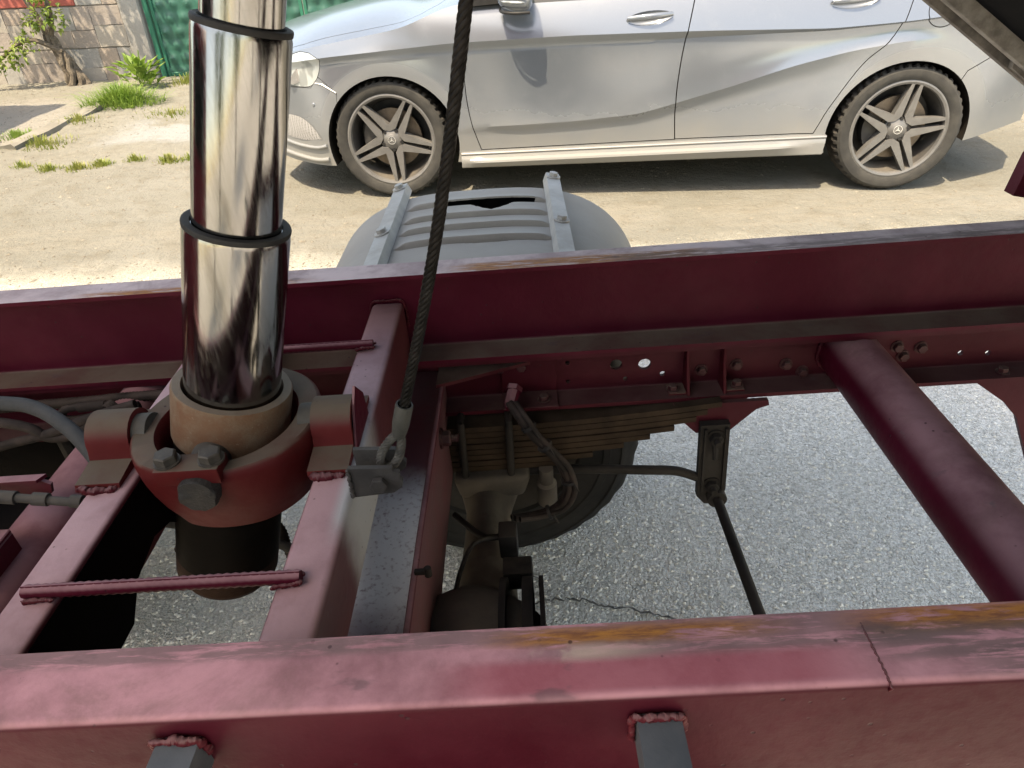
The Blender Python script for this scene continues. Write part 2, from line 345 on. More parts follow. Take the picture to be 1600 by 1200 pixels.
M['weed'] = mat_leaf('broad_weed_leaves', (0.1408, 0.2552, 0.0352), (0.1936, 0.2992, 0.0616))
M['treeleaf'] = mat_leaf('tree_leaves', (.05, .10, .018), (.09, .15, .03))
M['bark'] = simple('rough_bark', (.19, .16, .125), (.09, .075, .06), 22, .95, 0, .9, 60, bdist=.015)

# ------------------------------------------------------------------ mesh helpers
def finish(bm, name, mat, parent=None, smooth=35, label=None, kind=None, bevel=None, mesh_only=False):
    if bevel:
        es = [e for e in bm.edges if len(e.link_faces) == 2 and e.calc_face_angle(0) > radians(50)]
        bmesh.ops.bevel(bm, geom=es, offset=bevel[0], segments=bevel[1], profile=.5, affect='EDGES', clamp_overlap=True)
    bmesh.ops.recalc_face_normals(bm, faces=bm.faces)
    me = bpy.data.meshes.new(name); bm.to_mesh(me); bm.free()
    if smooth:
        me.polygons.foreach_set('use_smooth', [True]*len(me.polygons)); me.set_sharp_from_angle(angle=radians(smooth))
    if mat:
        for m_ in (mat if isinstance(mat, list) else [mat]): me.materials.append(m_)
    if mesh_only: return me
    return link(me, name, parent, label, kind)
def link(me, name, parent=None, label=None, kind=None, mw=None):
    o = bpy.data.objects.new(name, me); COL.objects.link(o)
    if parent: o.parent = parent
    if mw is not None: o.matrix_local = mw
    if label: o['label'] = label
    if kind: o['kind'] = kind
    return o
def empty(name, loc=(0, 0, 0), rz=0, label=None, cat=None, group=None):
    o = bpy.data.objects.new(name, None); COL.objects.link(o); o.location = loc; o.rotation_euler = (0, 0, rz); o.empty_display_size = .1
    tag(o, label, cat, group); return o
def tag(o, label=None, cat=None, group=None):
    if label: o['label'] = label
    if cat: o['category'] = cat
    if group: o['group'] = group
    return o
def box(bm, x0, x1, y0, y1, z0, z1, mat=None):
    r = bmesh.ops.create_cube(bm, size=1, matrix=Matrix.Translation(((x0+x1)/2, (y0+y1)/2, (z0+z1)/2)) @ Matrix.Diagonal((x1-x0, y1-y0, z1-z0, 1)))
    if mat is not None: bmesh.ops.transform(bm, matrix=mat, verts=r['verts'], space=Matrix.Identity(4))
    return r['verts']
def prism(bm, pts, axis, a, b):
    """closed polygon pts (2-D) extruded along axis from a to b; the 2-D order is the other two axes in xyz order"""
    def p3(p, v):
        return {'x': (v, p[0], p[1]), 'y': (p[0], v, p[1]), 'z': (p[0], p[1], v)}[axis]
    A = [bm.verts.new(p3(p, a)) for p in pts]; B = [bm.verts.new(p3(p, b)) for p in pts]
    n = len(pts); fs = [bm.faces.new(A), bm.faces.new(B[::-1])]
    for i in range(n): fs.append(bm.faces.new((A[i], B[i], B[(i+1) % n], A[(i+1) % n])))
    return A+B
def frames(pts):
    pts = [Vector(p) for p in pts]; T = []
    for i in range(len(pts)):
        t = pts[min(i+1, len(pts)-1)]-pts[max(i-1, 0)]; T.append(t.normalized())
    nrm = T[0].orthogonal().normalized(); out = []
    for i, t in enumerate(T):
        nrm = (nrm-nrm.dot(t)*t)
        nrm = nrm.normalized() if nrm.length > 1e-6 else t.orthogonal().normalized()
        out.append((pts[i], t, nrm, t.cross(nrm)))
    return out
def sweep(bm, pts, r, n=10, cap=True, sq=False):
    fr = frames(pts); rings = []
    for i, (p, t, a, b) in enumerate(fr):
        rr = r[i] if isinstance(r, (list, tuple)) else r
        rings.append([bm.verts.new(p+rr*(cos(2*pi*k/n+(pi/4 if sq else 0))*a+sin(2*pi*k/n+(pi/4 if sq else 0))*b)) for k in range(n)])
    for i in range(len(rings)-1):
        for k in range(n): bm.faces.new((rings[i][k], rings[i][(k+1) % n], rings[i+1][(k+1) % n], rings[i+1][k]))
    if cap: bm.faces.new(rings[0][::-1]); bm.faces.new(rings[-1])
    return rings
def spline(pts, m=8):
    P = [Vector(p) for p in pts]; out = []
    for i in range(len(P)-1):
        p0, p1, p2, p3 = P[max(i-1, 0)], P[i], P[i+1], P[min(i+2, len(P)-1)]
        for k in range(m):
            t = k/m
            out.append(.5*((2*p1)+(-p0+p2)*t+(2*p0-5*p1+4*p2-p3)*t*t+(-p0+3*p1-3*p2+p3)*t**3))
    out.append(P[-1]); return out
def lathe(bm, prof, n=48, mat=None, close=False):
    """prof: (r, z) list about Z"""
    rings = []; vs = []
    for r, z in prof:
        if r < 1e-6: v = bm.verts.new((0, 0, z)); rings.append([v]*n); vs.append(v)
        else:
            ring = [bm.verts.new((r*cos(2*pi*k/n), r*sin(2*pi*k/n), z)) for k in range(n)]; rings.append(ring); vs += ring
    m = len(rings)
    for i in range(m if close else m-1):
        A, B = rings[i], rings[(i+1) % m]
        for k in range(n):
            q = [A[k], A[(k+1) % n], B[(k+1) % n], B[k]]; u = []
            for v in q:
                if v not in u: u.append(v)
            if len(u) > 2: bm.faces.new(u)
    if mat is not None: bmesh.ops.transform(bm, matrix=mat, verts=vs, space=Matrix.Identity(4))
    return vs
def align(loc, direction):
    return Matrix.Translation(loc) @ Vector(direction).normalized().to_track_quat('Z', 'Y').to_matrix().to_4x4()
def boolean(a, b, op='DIFFERENCE', keep=False, solver='EXACT'):
    md = a.modifiers.new('b', 'BOOLEAN'); md.object = b; md.operation = op; md.solver = solver
    dg = bpy.context.evaluated_depsgraph_get(); dg.update()
    me = bpy.data.meshes.new_from_object(a.evaluated_get(dg), preserve_all_data_layers=True, depsgraph=dg)
    a.modifiers.clear(); old = a.data; a.data = me
    if not keep: bpy.data.objects.remove(b, do_unlink=True)
    return a
def dupobj(o, name=None):
    c = o.copy(); c.data = o.data.copy(); COL.objects.link(c)
    if name: c.name = name; c.data.name = name
    return c
def smooth_obj(o, ang=30):
    me = o.data; me.polygons.foreach_set('use_smooth', [True]*len(me.polygons)); me.set_sharp_from_angle(angle=radians(ang))
def hexbolt_mesh(name, r, h, mat, washer=1.35, dome=True, stud=0):
    bm = bmesh.new()
    if washer: lathe(bm, [(0, 0), (r*washer, 0), (r*washer, h*.22), (0, h*.22)], 18)
    prof = []
    n = 6; z0 = h*.2
    A = [bm.verts.new((r*cos(pi/3*k), r*sin(pi/3*k), z0)) for k in range(6)]
    B = [bm.verts.new((r*cos(pi/3*k), r*sin(pi/3*k), h*.9)) for k in range(6)]
    C = [bm.verts.new((r*.86*cos(pi/3*k), r*.86*sin(pi/3*k), h)) for k in range(6)]
    for k in range(6):
        j = (k+1) % 6
        bm.faces.new((A[k], A[j], B[j], B[k])); bm.faces.new((B[k], B[j], C[j], C[k]))
    bm.faces.new(C); bm.faces.new(A[::-1])
    if stud:
        pr = [(0, h)]; k = 0
        for q in range(9): pr.append((r*.52 if q % 2 == 0 else r*.45, h+stud*q/8))
        pr.append((0, h+stud)); lathe(bm, pr, 14)
    return finish(bm, name, mat, smooth=30, mesh_only=True)
def weld(bm, pts, r=.005, n=None):
    """uneven weld bead along a polyline"""
    r *= .74
    P = spline(pts, 6); Q = [P[0]]
    for p in P[1:]:
        while (p-Q[-1]).length > r*.13: Q.append(Q[-1]+(p-Q[-1]).normalized()*r*.13)
    if len(Q) < 3: Q = P
    k = len(Q); ph = random.uniform(0, 9)
    rr = [r*(.66+.06*((i*.19+.5*noise.noise((i*.05, ph, 9))) % 1)+.60*abs(noise.noise((i*.045, ph, 0)))+.2*noise.noise((i*.16, ph, 2)))*min(1, .45+min(i, k-1-i)*.12) for i in range(k)]
    Q = [q+Vector((noise.noise((i*.05, ph, 3)), noise.noise((i*.05, ph, 5)), noise.noise((i*.05, ph, 7))))*r*.5 for i, q in enumerate(Q)]
    for ring_ in sweep(bm, Q, rr, 9):
        for v in ring_: v.co += noise.noise_vector(v.co*300)*r*.34


# ------------------------------------------------------------------ ground
def axis_samples(lo, hi, fine_lo, fine_hi, step):
    a = list(np.arange(fine_lo, fine_hi+1e-6, step)); s = step; x = fine_lo
    left = []
    while x > lo: s *= 1.35; x -= s; left.append(max(x, lo))
    s = step; x = fine_hi; right = []
    while x < hi: s *= 1.35; x += s; right.append(min(x, hi))
    return left[::-1]+a+right
def ground_z(x, y):
    z = 0
    a = min(1, max(0, (y-4.2)/1.0))
    z += a*.024*noise.noise((x*1.3, y*1.3, 0))+a*.014*noise.noise((x*5, y*5, 3))+a*.006*noise.noise((x*13, y*13, 5))
    if x < -1.0:      # raised verge in front of the wall
        z += .05*min(1, max(0, (y-5.0)/1.6))*min(1, (-1.0-x)/1.2)*.4
    d = math.hypot((x-4.3)/.95, (y-5.9)/1.1)      # rubble bank behind the car
    if d < 1: z += .42*(1-d*d)**1.3*(1+.35*noise.noise((x*4, y*4, 1)))
    return z
xs = axis_samples(-400, 400, -6.4, 5.4, .09); ys = axis_samples(-400, 400, -2.0, 8.6, .09)
bm = bmesh.new()
V = [[bm.verts.new((x, y, ground_z(x, y))) for x in xs] for y in ys]
for j in range(len(ys)-1):
    for i in range(len(xs)-1): bm.faces.new((V[j][i], V[j][i+1], V[j+1][i+1], V[j+1][i]))
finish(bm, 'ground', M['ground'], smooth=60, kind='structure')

def stones_mesh(name, mat, spots, seed, parent=None):
    rnd = random.Random(seed); vs, fs = [], []
    base = [(1, 0, 0), (0, 1, 0), (-1, 0, 0), (0, -1, 0), (0, 0, .8), (.3, .2, -.5)]
    tri = [(0, 1, 4), (1, 2, 4), (2, 3, 4), (3, 0, 4), (1, 0, 5), (2, 1, 5), (3, 2, 5), (0, 3, 5)]
    for (x, y, z, s) in spots:
        o = len(vs); a = rnd.uniform(0, 6.28); tx = rnd.uniform(.6, 1.3); ty = rnd.uniform(.5, 1.0); tz = rnd.uniform(.35, .75)
        for (p, q, r) in base:
            p *= tx*s*rnd.uniform(.75, 1.2); q *= ty*s*rnd.uniform(.75, 1.2); r *= tz*s
            vs.append((x+p*cos(a)-q*sin(a), y+p*sin(a)+q*cos(a), z+r))
        fs += [tuple(o+k for k in t) for t in tri]
    me = bpy.data.meshes.new(name); me.from_pydata(vs, [], fs); me.materials.append(mat)
    return link(me, name, parent, kind='stuff')
rnd = random.Random(3)
sp = []
for _ in range(24000):
    x, y = rnd.uniform(-1.5, 2.2), rnd.uniform(.45, 2.3)
    sp.append((x, y, .0005, rnd.uniform(.0022, .0075)))
o = stones_mesh('stone_chips', M['chip'], sp, 1); tag(o, 'pale stone chips bedded in the asphalt under the truck', 'gravel')
sp = []
for _ in range(22000):
    x, y = rnd.uniform(-5.5, 4.5), 2.6+5.8*rnd.random()**1.1
    if noise.noise((x*.9, y*.9, 7)) < rnd.uniform(-.6, .35): continue
    sp.append((x, y, ground_z(x, y)+.001, rnd.uniform(.003, .0105)*(2.0 if rnd.random() < .04 else 1)))
for _ in range(700):
    a, q = rnd.uniform(0, 6.28), sqrt(rnd.random()); x, y = 4.2+q*cos(a)*1.0, 5.8+q*sin(a)*1.1
    sp.append((x, y, ground_z(x, y), rnd.uniform(.01, .06)))
o = stones_mesh('pebbles', M['pebble'], sp, 2); tag(o, 'loose pebbles strewn over the sandy yard', 'pebbles')

# crack in the asphalt
def crack(pts, w, seed):
    rnd = random.Random(seed); P = []
    for i in range(len(pts)-1):
        for k in range(9):
            t = k/9; P.append((pts[i][0]*(1-t)+pts[i+1][0]*t+rnd.uniform(-.006, .006), pts[i][1]*(1-t)+pts[i+1][1]*t+rnd.uniform(-.006, .006)))
    P.append(pts[-1]); bm = bmesh.new(); L_, R_ = [], []
    for i, p in enumerate(P):
        q = P[min(i+1, len(P)-1)]; o_ = P[max(i-1, 0)]; d = Vector((q[0]-o_[0], q[1]-o_[1])).normalized(); n = Vector((-d.y, d.x))
        e = min(1, i/5, (len(P)-1-i)/5); ww = w*rnd.uniform(.35, 1.2)*max(.1, e)
        L_.append(bm.verts.new((p[0]+n.x*ww, p[1]+n.y*ww, .004))); R_.append(bm.verts.new((p[0]-n.x*ww, p[1]-n.y*ww, .004)))
    for i in range(len(P)-1): bm.faces.new((L_[i], R_[i], R_[i+1], L_[i+1]))
    finish(bm, 'ground_crack', M['crack'], smooth=0, kind='structure')
crack([(-.30, 1.12), (-.204, 1.097), (-.098, 1.05), (0, 1.052), (.033, 1.068), (.11, 1.07), (.178, 1.045), (.262, 1.03), (.34, 1.0), (.5, .96)], .003, 1)
crack([(.033, 1.068), (.02, 1.14), (-.03, 1.2)], .002, 2)

# ------------------------------------------------------------------ wall, gate, kerb
YW = 8.30
wall = empty('stone_wall', (-5.4, YW, 0), 0, 'pale stone-faced garden wall with red painted band behind the vine', 'wall')
def wl(x, y=0, z=0): return (x+5.4, y, z)
bm = bmesh.new(); box(bm, -3.6, 1.36, .015, .30, -.1, 1.9); finish(bm, 'wall_core', M['mortar'], wall, 0)
rnd = random.Random(11)
def split(x0, x1, z0, z1, d=0):
    w, h = x1-x0, z1-z0
    if (w < .34 and h < .24) or d > 5: return [(x0, x1, z0, z1)]
    if w > h*1.35 or h < .2:
        c = x0+w*rnd.uniform(.36, .64); return split(x0, c, z0, z1, d+1)+split(c, x1, z0, z1, d+1)
    c = z0+h*rnd.uniform(.38, .62); return split(x0, x1, z0, c, d+1)+split(x0, x1, c, z1, d+1)
rects = []
for z0, z1 in ((.0, .335), (.345, .735)): rects += split(-3.6, 1.355, z0, z1)
rects += split(.92, 1.355, .745, 1.15)
for (x0, x1, z0, z1) in rects:
    bm = bmesh.new(); g = .0022; d = rnd.uniform(.001, .007)
    vs = box(bm, x0+g, x1-g, -d, .02, z0+g, z1-g)
    bmesh.ops.subdivide_edges(bm, edges=bm.edges[:], cuts=2, use_grid_fill=True)
    for v in bm.verts:
        if v.co.y < 0: v.co += Vector((rnd.uniform(-.004, .004), rnd.uniform(-.004, .003), rnd.uniform(-.004, .004)))
    finish(bm, 'stone', rnd.choices(STONE, (4, 4, 3, 2))[0], wall, 40)
bm = bmesh.new(); box(bm, -3.6, .915, -.012, .02, .745, 1.35); finish(bm, 'red_band', M['redpaint'], wall, 0, bevel=(.006, 2), label='faded red painted band along the wall')
bm = bmesh.new(); box(bm, 1.365, 1.57, -.03, .34, -.1, 2.1); finish(bm, 'end_pillar', STONE[2], wall, 30, bevel=(.01, 2), label='narrow pale pillar at the end of the wall')
bm = bmesh.new(); box(bm, -3.65, 1.36, -.05, .34, 1.9, 1.97); finish(bm, 'coping', M['plaster'], wall, 30, bevel=(.01, 2))
# wall on beyond the gate (behind the car)
wall2 = empty('plaster_wall', (3.2, YW, 0), 0, 'plain pale plaster wall behind the silver car', 'wall')
bm = bmesh.new(); box(bm, -3.6, 5.2, .0, .25, -.1, 1.9); finish(bm, 'wall_panel', M['plaster'], wall2, 0)
bm = bmesh.new(); box(bm, -3.62, 5.2, -.05, .3, 1.9, 1.98); finish(bm, 'coping', M['kerb'], wall2, 30, bevel=(.01, 2))

gate = empty('metal_gate', (-3.8, YW+.06, 0), 0, 'green sheet-metal gate with embossed studs beside stone wall', 'gate')
def gate_leaf(x0, x1):
    nx, nz = int((x1-x0)/.028), int(1.9/.028)
    bm = bmesh.new(); G = []
    for j in range(nz+1):
        row = []
        for i in range(nx+1):
            x = x0+(x1-x0)*i/nx; z = .03+1.9*j/nz
            px, pz = .15, .13; r_ = int(z//pz); cx = ((x+(px/2 if r_ % 2 else 0)) % px)/px-.5; cz = (z % pz)/pz-.5
            d = math.hypot(cx*px, cz*pz); h = max(0, 1-d/.052)
            row.append(bm.verts.new((x, -.035*h, z)))
        G.append(row)
    for j in range(nz):
        for i in range(nx): bm.faces.new((G[j][i], G[j][i+1], G[j+1][i+1], G[j+1][i]))
    finish(bm, 'embossed_panel', M['gate'], gate, 35)
    bm = bmesh.new()
    for (a, b_, c, d) in ((x0-.035, x0, .02, 1.96), (x1, x1+.035, .02, 1.96), (x0, x1, .02, .06), (x0, x1, 1.92, 1.96)): box(bm, a, b_, -.02, .02, c, d)
    finish(bm, 'gate_frame', M['gateframe'], gate, 30, bevel=(.004, 1))
gate_leaf(.09, 1.62); gate_leaf(1.70, 3.2)
bm = bmesh.new(); box(bm, .0, .048, -.05, .03, 0, 2.05); finish(bm, 'gate_post', M['gateframe'], gate, 30, bevel=(.004, 1))
bm = bmesh.new(); box(bm, 1.52, 1.60, -.05, -.02, .95, 1.1); finish(bm, 'lock_plate', M['darksteel'], gate, 30, bevel=(.004, 1))

def kerb(loc, rz, L, tilt, label):
    bm = bmesh.new(); box(bm, -.06, .06, -L/2, L/2, -.1, .10)
    bmesh.ops.subdivide_edges(bm, edges=bm.edges[:], cuts=3, use_grid_fill=True)
    rr = random.Random(int(L*1000))
    for v in bm.verts: v.co += Vector([rr.uniform(-.013, .013) for _ in range(3)])
    o = finish(bm, 'kerb_stone', M['kerb'], None, 45); o.location = loc; o.rotation_euler = (tilt, 0, rz)
    tag(o, label, 'kerb', 'kerb stones at the edge of the path')
kerb((-3.80, 5.86, -.058), radians(-4), .80, radians(1), 'grey concrete kerb stone half sunk in sand, nearer the shaded path')
kerb((-3.755, 6.52, -.05), radians(-3), .48, radians(2), 'short cracked kerb stone running into the big grass tuft')

# ------------------------------------------------------------------ vine and weeds
def leaf_card(bm, p, d, up, L, w, bend=.25):
    """one leaf: a folded six-sided blade"""
    d = d.normalized(); s = d.cross(up)
    s = s.normalized() if s.length > 1e-4 else d.orthogonal().normalized()
    n = s.cross(d)
    a = bm.verts.new(p); b_ = bm.verts.new(p+d*L*.45+s*w*.5+n*w*bend); c = bm.verts.new(p+d*L-n*L*.12); e = bm.verts.new(p+d*L*.45-s*w*.5+n*w*bend)
    m_ = bm.verts.new(p+d*L*.5)
    bm.faces.new((a, b_, m_)); bm.faces.new((b_, c, m_)); bm.faces.new((c, e, m_)); bm.faces.new((e, a, m_))
def rv(r, s=1): return Vector((r.gauss(0, 1), r.gauss(0, 1), r.gauss(0, 1))).normalized()*s
vine = empty('garden_vine', (-4.62, 8.12, .04), 0, 'old gnarled vine with leafy shoots growing against the stone wall', 'vine')
rv_ = random.Random(5)
bm = bmesh.new()
for k in range(6):       # twisted stump of several strands
    a = k*1.05; P = []
    for j in range(9):
        t = j/8; rr = (.085+.02*sin(k*2.1))*(1-t*.70); P.append((rr*cos(a+t*2.6)-.16*t**1.3+.012*sin(j*2.3+k), rr*sin(a+t*2.6)*.7, -.05+.52*t))
    sweep(bm, spline(P, 3), [(.040-.020*(i/24))*(1+.28*noise.noise((i*.5, k*3.1, 0))) for i in range(25)], 7)
for P in ([(-.16, 0, .42), (-.20, .01, .62), (-.27, 0, .85), (-.35, .03, 1.2), (-.36, .05, 1.7), (-.3, .04, 2.3)], [(-.14, 0, .42), (-.05, -.02, .62), (-.05, 0, .8), (-.09, .02, 1.1), (-.05, .05, 1.6), (.05, .04, 2.4)],
          [(-.05, -.03, .3), (-.25, -.08, .42), (-.42, -.12, .40), (-.7, -.2, .22)]):
    n_ = len(spline(P, 5)); sweep(bm, spline(P, 5), [.030-.018*i/n_ for i in range(n_)], 7)
finish(bm, 'trunk', M['bark'], vine, 50)
bm = bmesh.new()
def leaf_cloud(bm, c, r, n, L, rnd, squash=(1, 1, 1)):
    for _ in range(n):
        q = rv(rnd, r*rnd.random()**.45); q = Vector((q.x*squash[0], q.y*squash[1], q.z*squash[2]))
        leaf_card(bm, Vector(c)+q, rv(rnd)+Vector((0, -.2, -.3)), Vector((0, 0, 1)), L*rnd.uniform(.6, 1.25), L*rnd.uniform(.45, .7))
for c, r, n in (((-.02, -.12, .72), .15, 70), ((.06, -.1, .60), .12, 45), ((-.16, -.12, .62), .10, 35), ((-.06, -.10, .90), .10, 22), ((-.33, -.14, .40), .13, 55), ((-.48, -.2, .30), .15, 75), ((-.62, -.22, .24), .13, 45), ((-.25, -.1, .55), .1, 35), ((-.80, -.25, .16), .10, 14)):
    leaf_cloud(bm, c, r, n, .062, rv_, (1.1, .5, .9))
finish(bm, 'shoots', M['leaf'], vine, 0)
bm = bmesh.new()
for _ in range(16):
    leaf_cloud(bm, (rv_.uniform(-1.6, 1.0), rv_.uniform(-.6, -.1), rv_.uniform(1.55, 2.6)), rv_.uniform(.18, .38), 42, .10, rv_)
finish(bm, 'crown', M['leaf'], vine, 0)

def grass_tuft(name, loc, rad, n, hmin, hmax, mat, label, cat='grass', group=None, seed=0, lean=.7):
    rnd = random.Random(seed); vs, fs = [], []
    for _ in range(n):
        a, q = rnd.uniform(0, 6.28), rad*min(1.1, abs(rnd.gauss(0, .6))); x, y = q*cos(a), q*sin(a)*.8
        h = (hmin+(hmax-hmin)*rnd.random()**1.7)*max(.3, 1-.45*q/rad); d = a+rnd.uniform(-.9, .9); ln = lean*rnd.random()*h*(.45+.8*q/rad)
        w = rnd.uniform(.0022, .0048); px, py = -sin(d)*w, cos(d)*w; o = len(vs)
        for t in (0, .4, .75):
            cx, cy, cz = x+cos(d)*ln*t*t, y+sin(d)*ln*t*t, h*t*(1-.18*t*lean)
            k = 1-.5*t; vs += [(cx-px*k, cy-py*k, cz), (cx+px*k, cy+py*k, cz)]
        vs.append((x+cos(d)*ln, y+sin(d)*ln, h*(1-.25*lean)))
        fs += [(o, o+1, o+3, o+2), (o+2, o+3, o+5, o+4), (o+4, o+5, o+6)]
    me = bpy.data.meshes.new(name); me.from_pydata(vs, [], fs); me.materials.append(mat)
    o = link(me, name); o.location = (loc[0], loc[1], ground_z(loc[0], loc[1])-.005); tag(o, label, cat, group); return o
grass_tuft('grass_tuft', (-3.60, 6.92), .33, 1500, .14, .36, M['grass'], 'big bright green grass tuft at the end of the kerb', seed=1, lean=1.5)
GP = 'grass patches along the rut'
grass_tuft('grass_tuft', (-3.18, 4.86), .085, 170, .03, .075, M['drygrass'], 'small thin grass patch at the start of the sandy rut', group=GP, seed=2)
k = 3
for (x, y, r_, n) in ((-2.97, 4.84, .10, 260), (-2.82, 4.88, .09, 260), (-2.62, 4.95, .075, 170), (-2.38, 4.93, .10, 280), (-2.24, 4.96, .07, 150), (-2.08, 4.92, .06, 90), (-1.93, 4.98, .07, 90), (-3.45, 5.0, .10, 120)):
    grass_tuft('grass_tuft', (x, y), r_, n, .025, .085, M['drygrass'], 'low yellow-green grass patch in the row along the sandy rut', group=GP, seed=k); k += 1
g_ = grass_tuft('grass_tuft', (-3.66, 5.62), .26, 420, .03, .11, M['drygrass'], 'straggly grass growing along the foot of the long kerb stone', seed=20); g_['kind'] = 'stuff'; g_.name = 'sparse_grass'
g_ = grass_tuft('grass_tuft', (-3.98, 5.85), .2, 300, .03, .10, M['grass'], 'grass growing behind the long kerb stone on the path', seed=21); g_['kind'] = 'stuff'; g_.name = 'sparse_grass'
g_ = grass_tuft('grass_tuft', (-3.68, 6.25), .18, 220, .03, .09, M['drygrass'], 'sparse grass in front of the short kerb stone', seed=22); g_['kind'] = 'stuff'; g_.name = 'sparse_grass'
g_ = grass_tuft('grass_tuft', (-2.95, 6.4), .30, 260, .02, .07, M['drygrass'], 'thin dry grass on the sand by the pale chalky patch', seed=23); g_['kind'] = 'stuff'; g_.name = 'sparse_grass'
g_ = grass_tuft('grass_tuft', (-3.35, 7.9), .30, 380, .04, .16, M['drygrass'], 'dry grass at the foot of the green gate', seed=24); g_['kind'] = 'stuff'; g_.name = 'sparse_grass'
w = empty('leafy_weed', (-3.78, 7.75, ground_z(-3.78, 7.75)), 0, 'bright broad-leaved weed beside the end pillar of the wall', 'weed')
bm = bmesh.new(); rw = random.Random(8)
for _ in range(70):
    a = rw.uniform(0, 6.28); q = rw.uniform(0, .16); p = Vector((q*cos(a), q*sin(a), rw.uniform(0, .22)))
    leaf_card(bm, p, Vector((cos(a), sin(a), rw.uniform(.2, 1.3))), Vector((0, 0, 1)), rw.uniform(.10, .19), rw.uniform(.05, .09), .3)
finish(bm, 'leaves', M['weed'], w, 0)
bm = bmesh.new()
for a in (0, 1.1, 2.3, 3.6): sweep(bm, [(0, 0, -.02), (.03*cos(a), .03*sin(a), .15), (.07*cos(a), .07*sin(a), .34)], [.007, .005, .003], 6)
finish(bm, 'stem', M['grass'], w, 40)

# unseen low shed, added at left to throw the shadow over the path
shed = empty('shadow_shed', (-5.75, 5.35, 0), 0, 'unseen flat-roofed shed added to cast the shadow over the path', 'shed')
bm = bmesh.new(); box(bm, -1.1, .95, -1.0, .85, -.05, 1.72); finish(bm, 'wall', M['plaster'], shed, 0)
bm = bmesh.new(); box(bm, -1.25, 1.12, -1.15, 1.0, 1.72, 1.80); finish(bm, 'roof', M['kerb'], shed, 30, bevel=(.02, 2))
bm = bmesh.new(); box(bm, -.5, .3, -1.04, -.98, 0, 1.6); finish(bm, 'door', M['gate'], shed, 30, bevel=(.006, 1))

# unseen trees added behind the camera for reflections in chrome and car paint
def tree(loc, h, r, seed, label):
    t = empty('reflection_tree', loc, 0, label, 'tree', 'unseen trees added for reflections'); rnd = random.Random(seed)
    bm = bmesh.new(); sweep(bm, spline([(0, 0, -.1), (.05, .03, h*.25), (-.04, .05, h*.5), (.03, 0, h*.8)], 5), [.14-.006*i for i in range(16)], 9)
    for k in range(6):
        a = k*1.05; z = h*(.35+.06*k); sweep(bm, spline([(0, 0, z), (.4*r*cos(a), .4*r*sin(a), z+.3*r), (.8*r*cos(a), .8*r*sin(a), z+.5*r)], 4), [.05-.004*i for i in range(9)], 6)
    finish(bm, 'trunk', M['bark'], t, 50)
    bm = bmesh.new()
    for _ in range(26):
        q = rv(rnd, r*rnd.random()**.4); leaf_cloud(bm, (q.x, q.y, h*.68+q.z*.75), r*rnd.uniform(.22, .4), 60, .16, rnd)
    finish(bm, 'crown', M['treeleaf'], t, 0)
tree((-3.2, -4.6, 0), 3.4, 1.6, 31, 'unseen leafy tree added for reflections, beyond the truck cab')
tree((.4, -5.2, 0), 3.8, 1.8, 32, 'unseen tall leafy tree added for reflections, behind the truck')
tree((4.5, -4.8, 0), 3.4, 1.5, 33, 'unseen smaller leafy tree added for reflections, past the truck tail')

# ------------------------------------------------------------------ the tipper truck (local x runs to the tail, y away from the lane)
T = empty('tipper_truck', (0, 0, 0), 0, 'maroon tipper truck frame with chrome lifting ram under the raised body', 'truck')
T.rotation_euler = (0, -PIT, 0)
ZT, ZM, ZB = .825, .648, .530            # top of subframe, top of chassis rail, bottom of chassis rail
def tp(bm, name, mat, parent=T, smooth=35, label=None, bevel=None, kind=None): return finish(bm, name, mat, parent, smooth, label, kind, bevel)
def chan(bm, x0, x1, web, lip, z0, z1, t, r=.012):
    """rolled C channel: web plane at y=web, flanges reach to y=lip"""
    s = 1 if lip > web else -1; pts = []
    def arc(cy, cz, rr, a0, a1):
        for k in range(5):
            a = a0+(a1-a0)*k/4; pts.append((cy+s*rr*cos(a), cz+rr*sin(a)))
    pts.append((lip, z1))
    arc(web+s*r, z1-r, r, pi/2, pi)
    arc(web+s*r, z0+r, r, pi, 1.5*pi)
    pts += [(lip, z0), (lip, z0+t)]
    ri = max(r-t, .003)
    arc(web+s*(t+ri), z0+t+ri, ri, 1.5*pi, pi)
    arc(web+s*(t+ri), z1-t-ri, ri, pi, pi/2)
    pts.append((lip, z1-t))
    prism(bm, pts, 'x', x0, x1)
bm = bmesh.new(); chan(bm, -2.3, 1.75, 1.14, 1.075, ZM+.002, ZT, .007)
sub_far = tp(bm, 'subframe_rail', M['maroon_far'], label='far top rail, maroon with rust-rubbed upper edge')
bm = bmesh.new(); chan(bm, -2.3, 1.75, .302, .368, ZM+.002, ZT, .007, .0065)
sub_near = tp(bm, 'subframe_rail', M['maroon_near'], label='near top rail, faded maroon paled pink for sky light, with rust strips')
bm = bmesh.new(); weld(bm, [(.286, .3015, ZT-.008), (.286, .304, ZT-.001), (.286, .335, ZT-.0002), (.286, .369, ZT-.0015)], .0016); tp(bm, 'weld_seam', M['weld'], sub_near, 60)

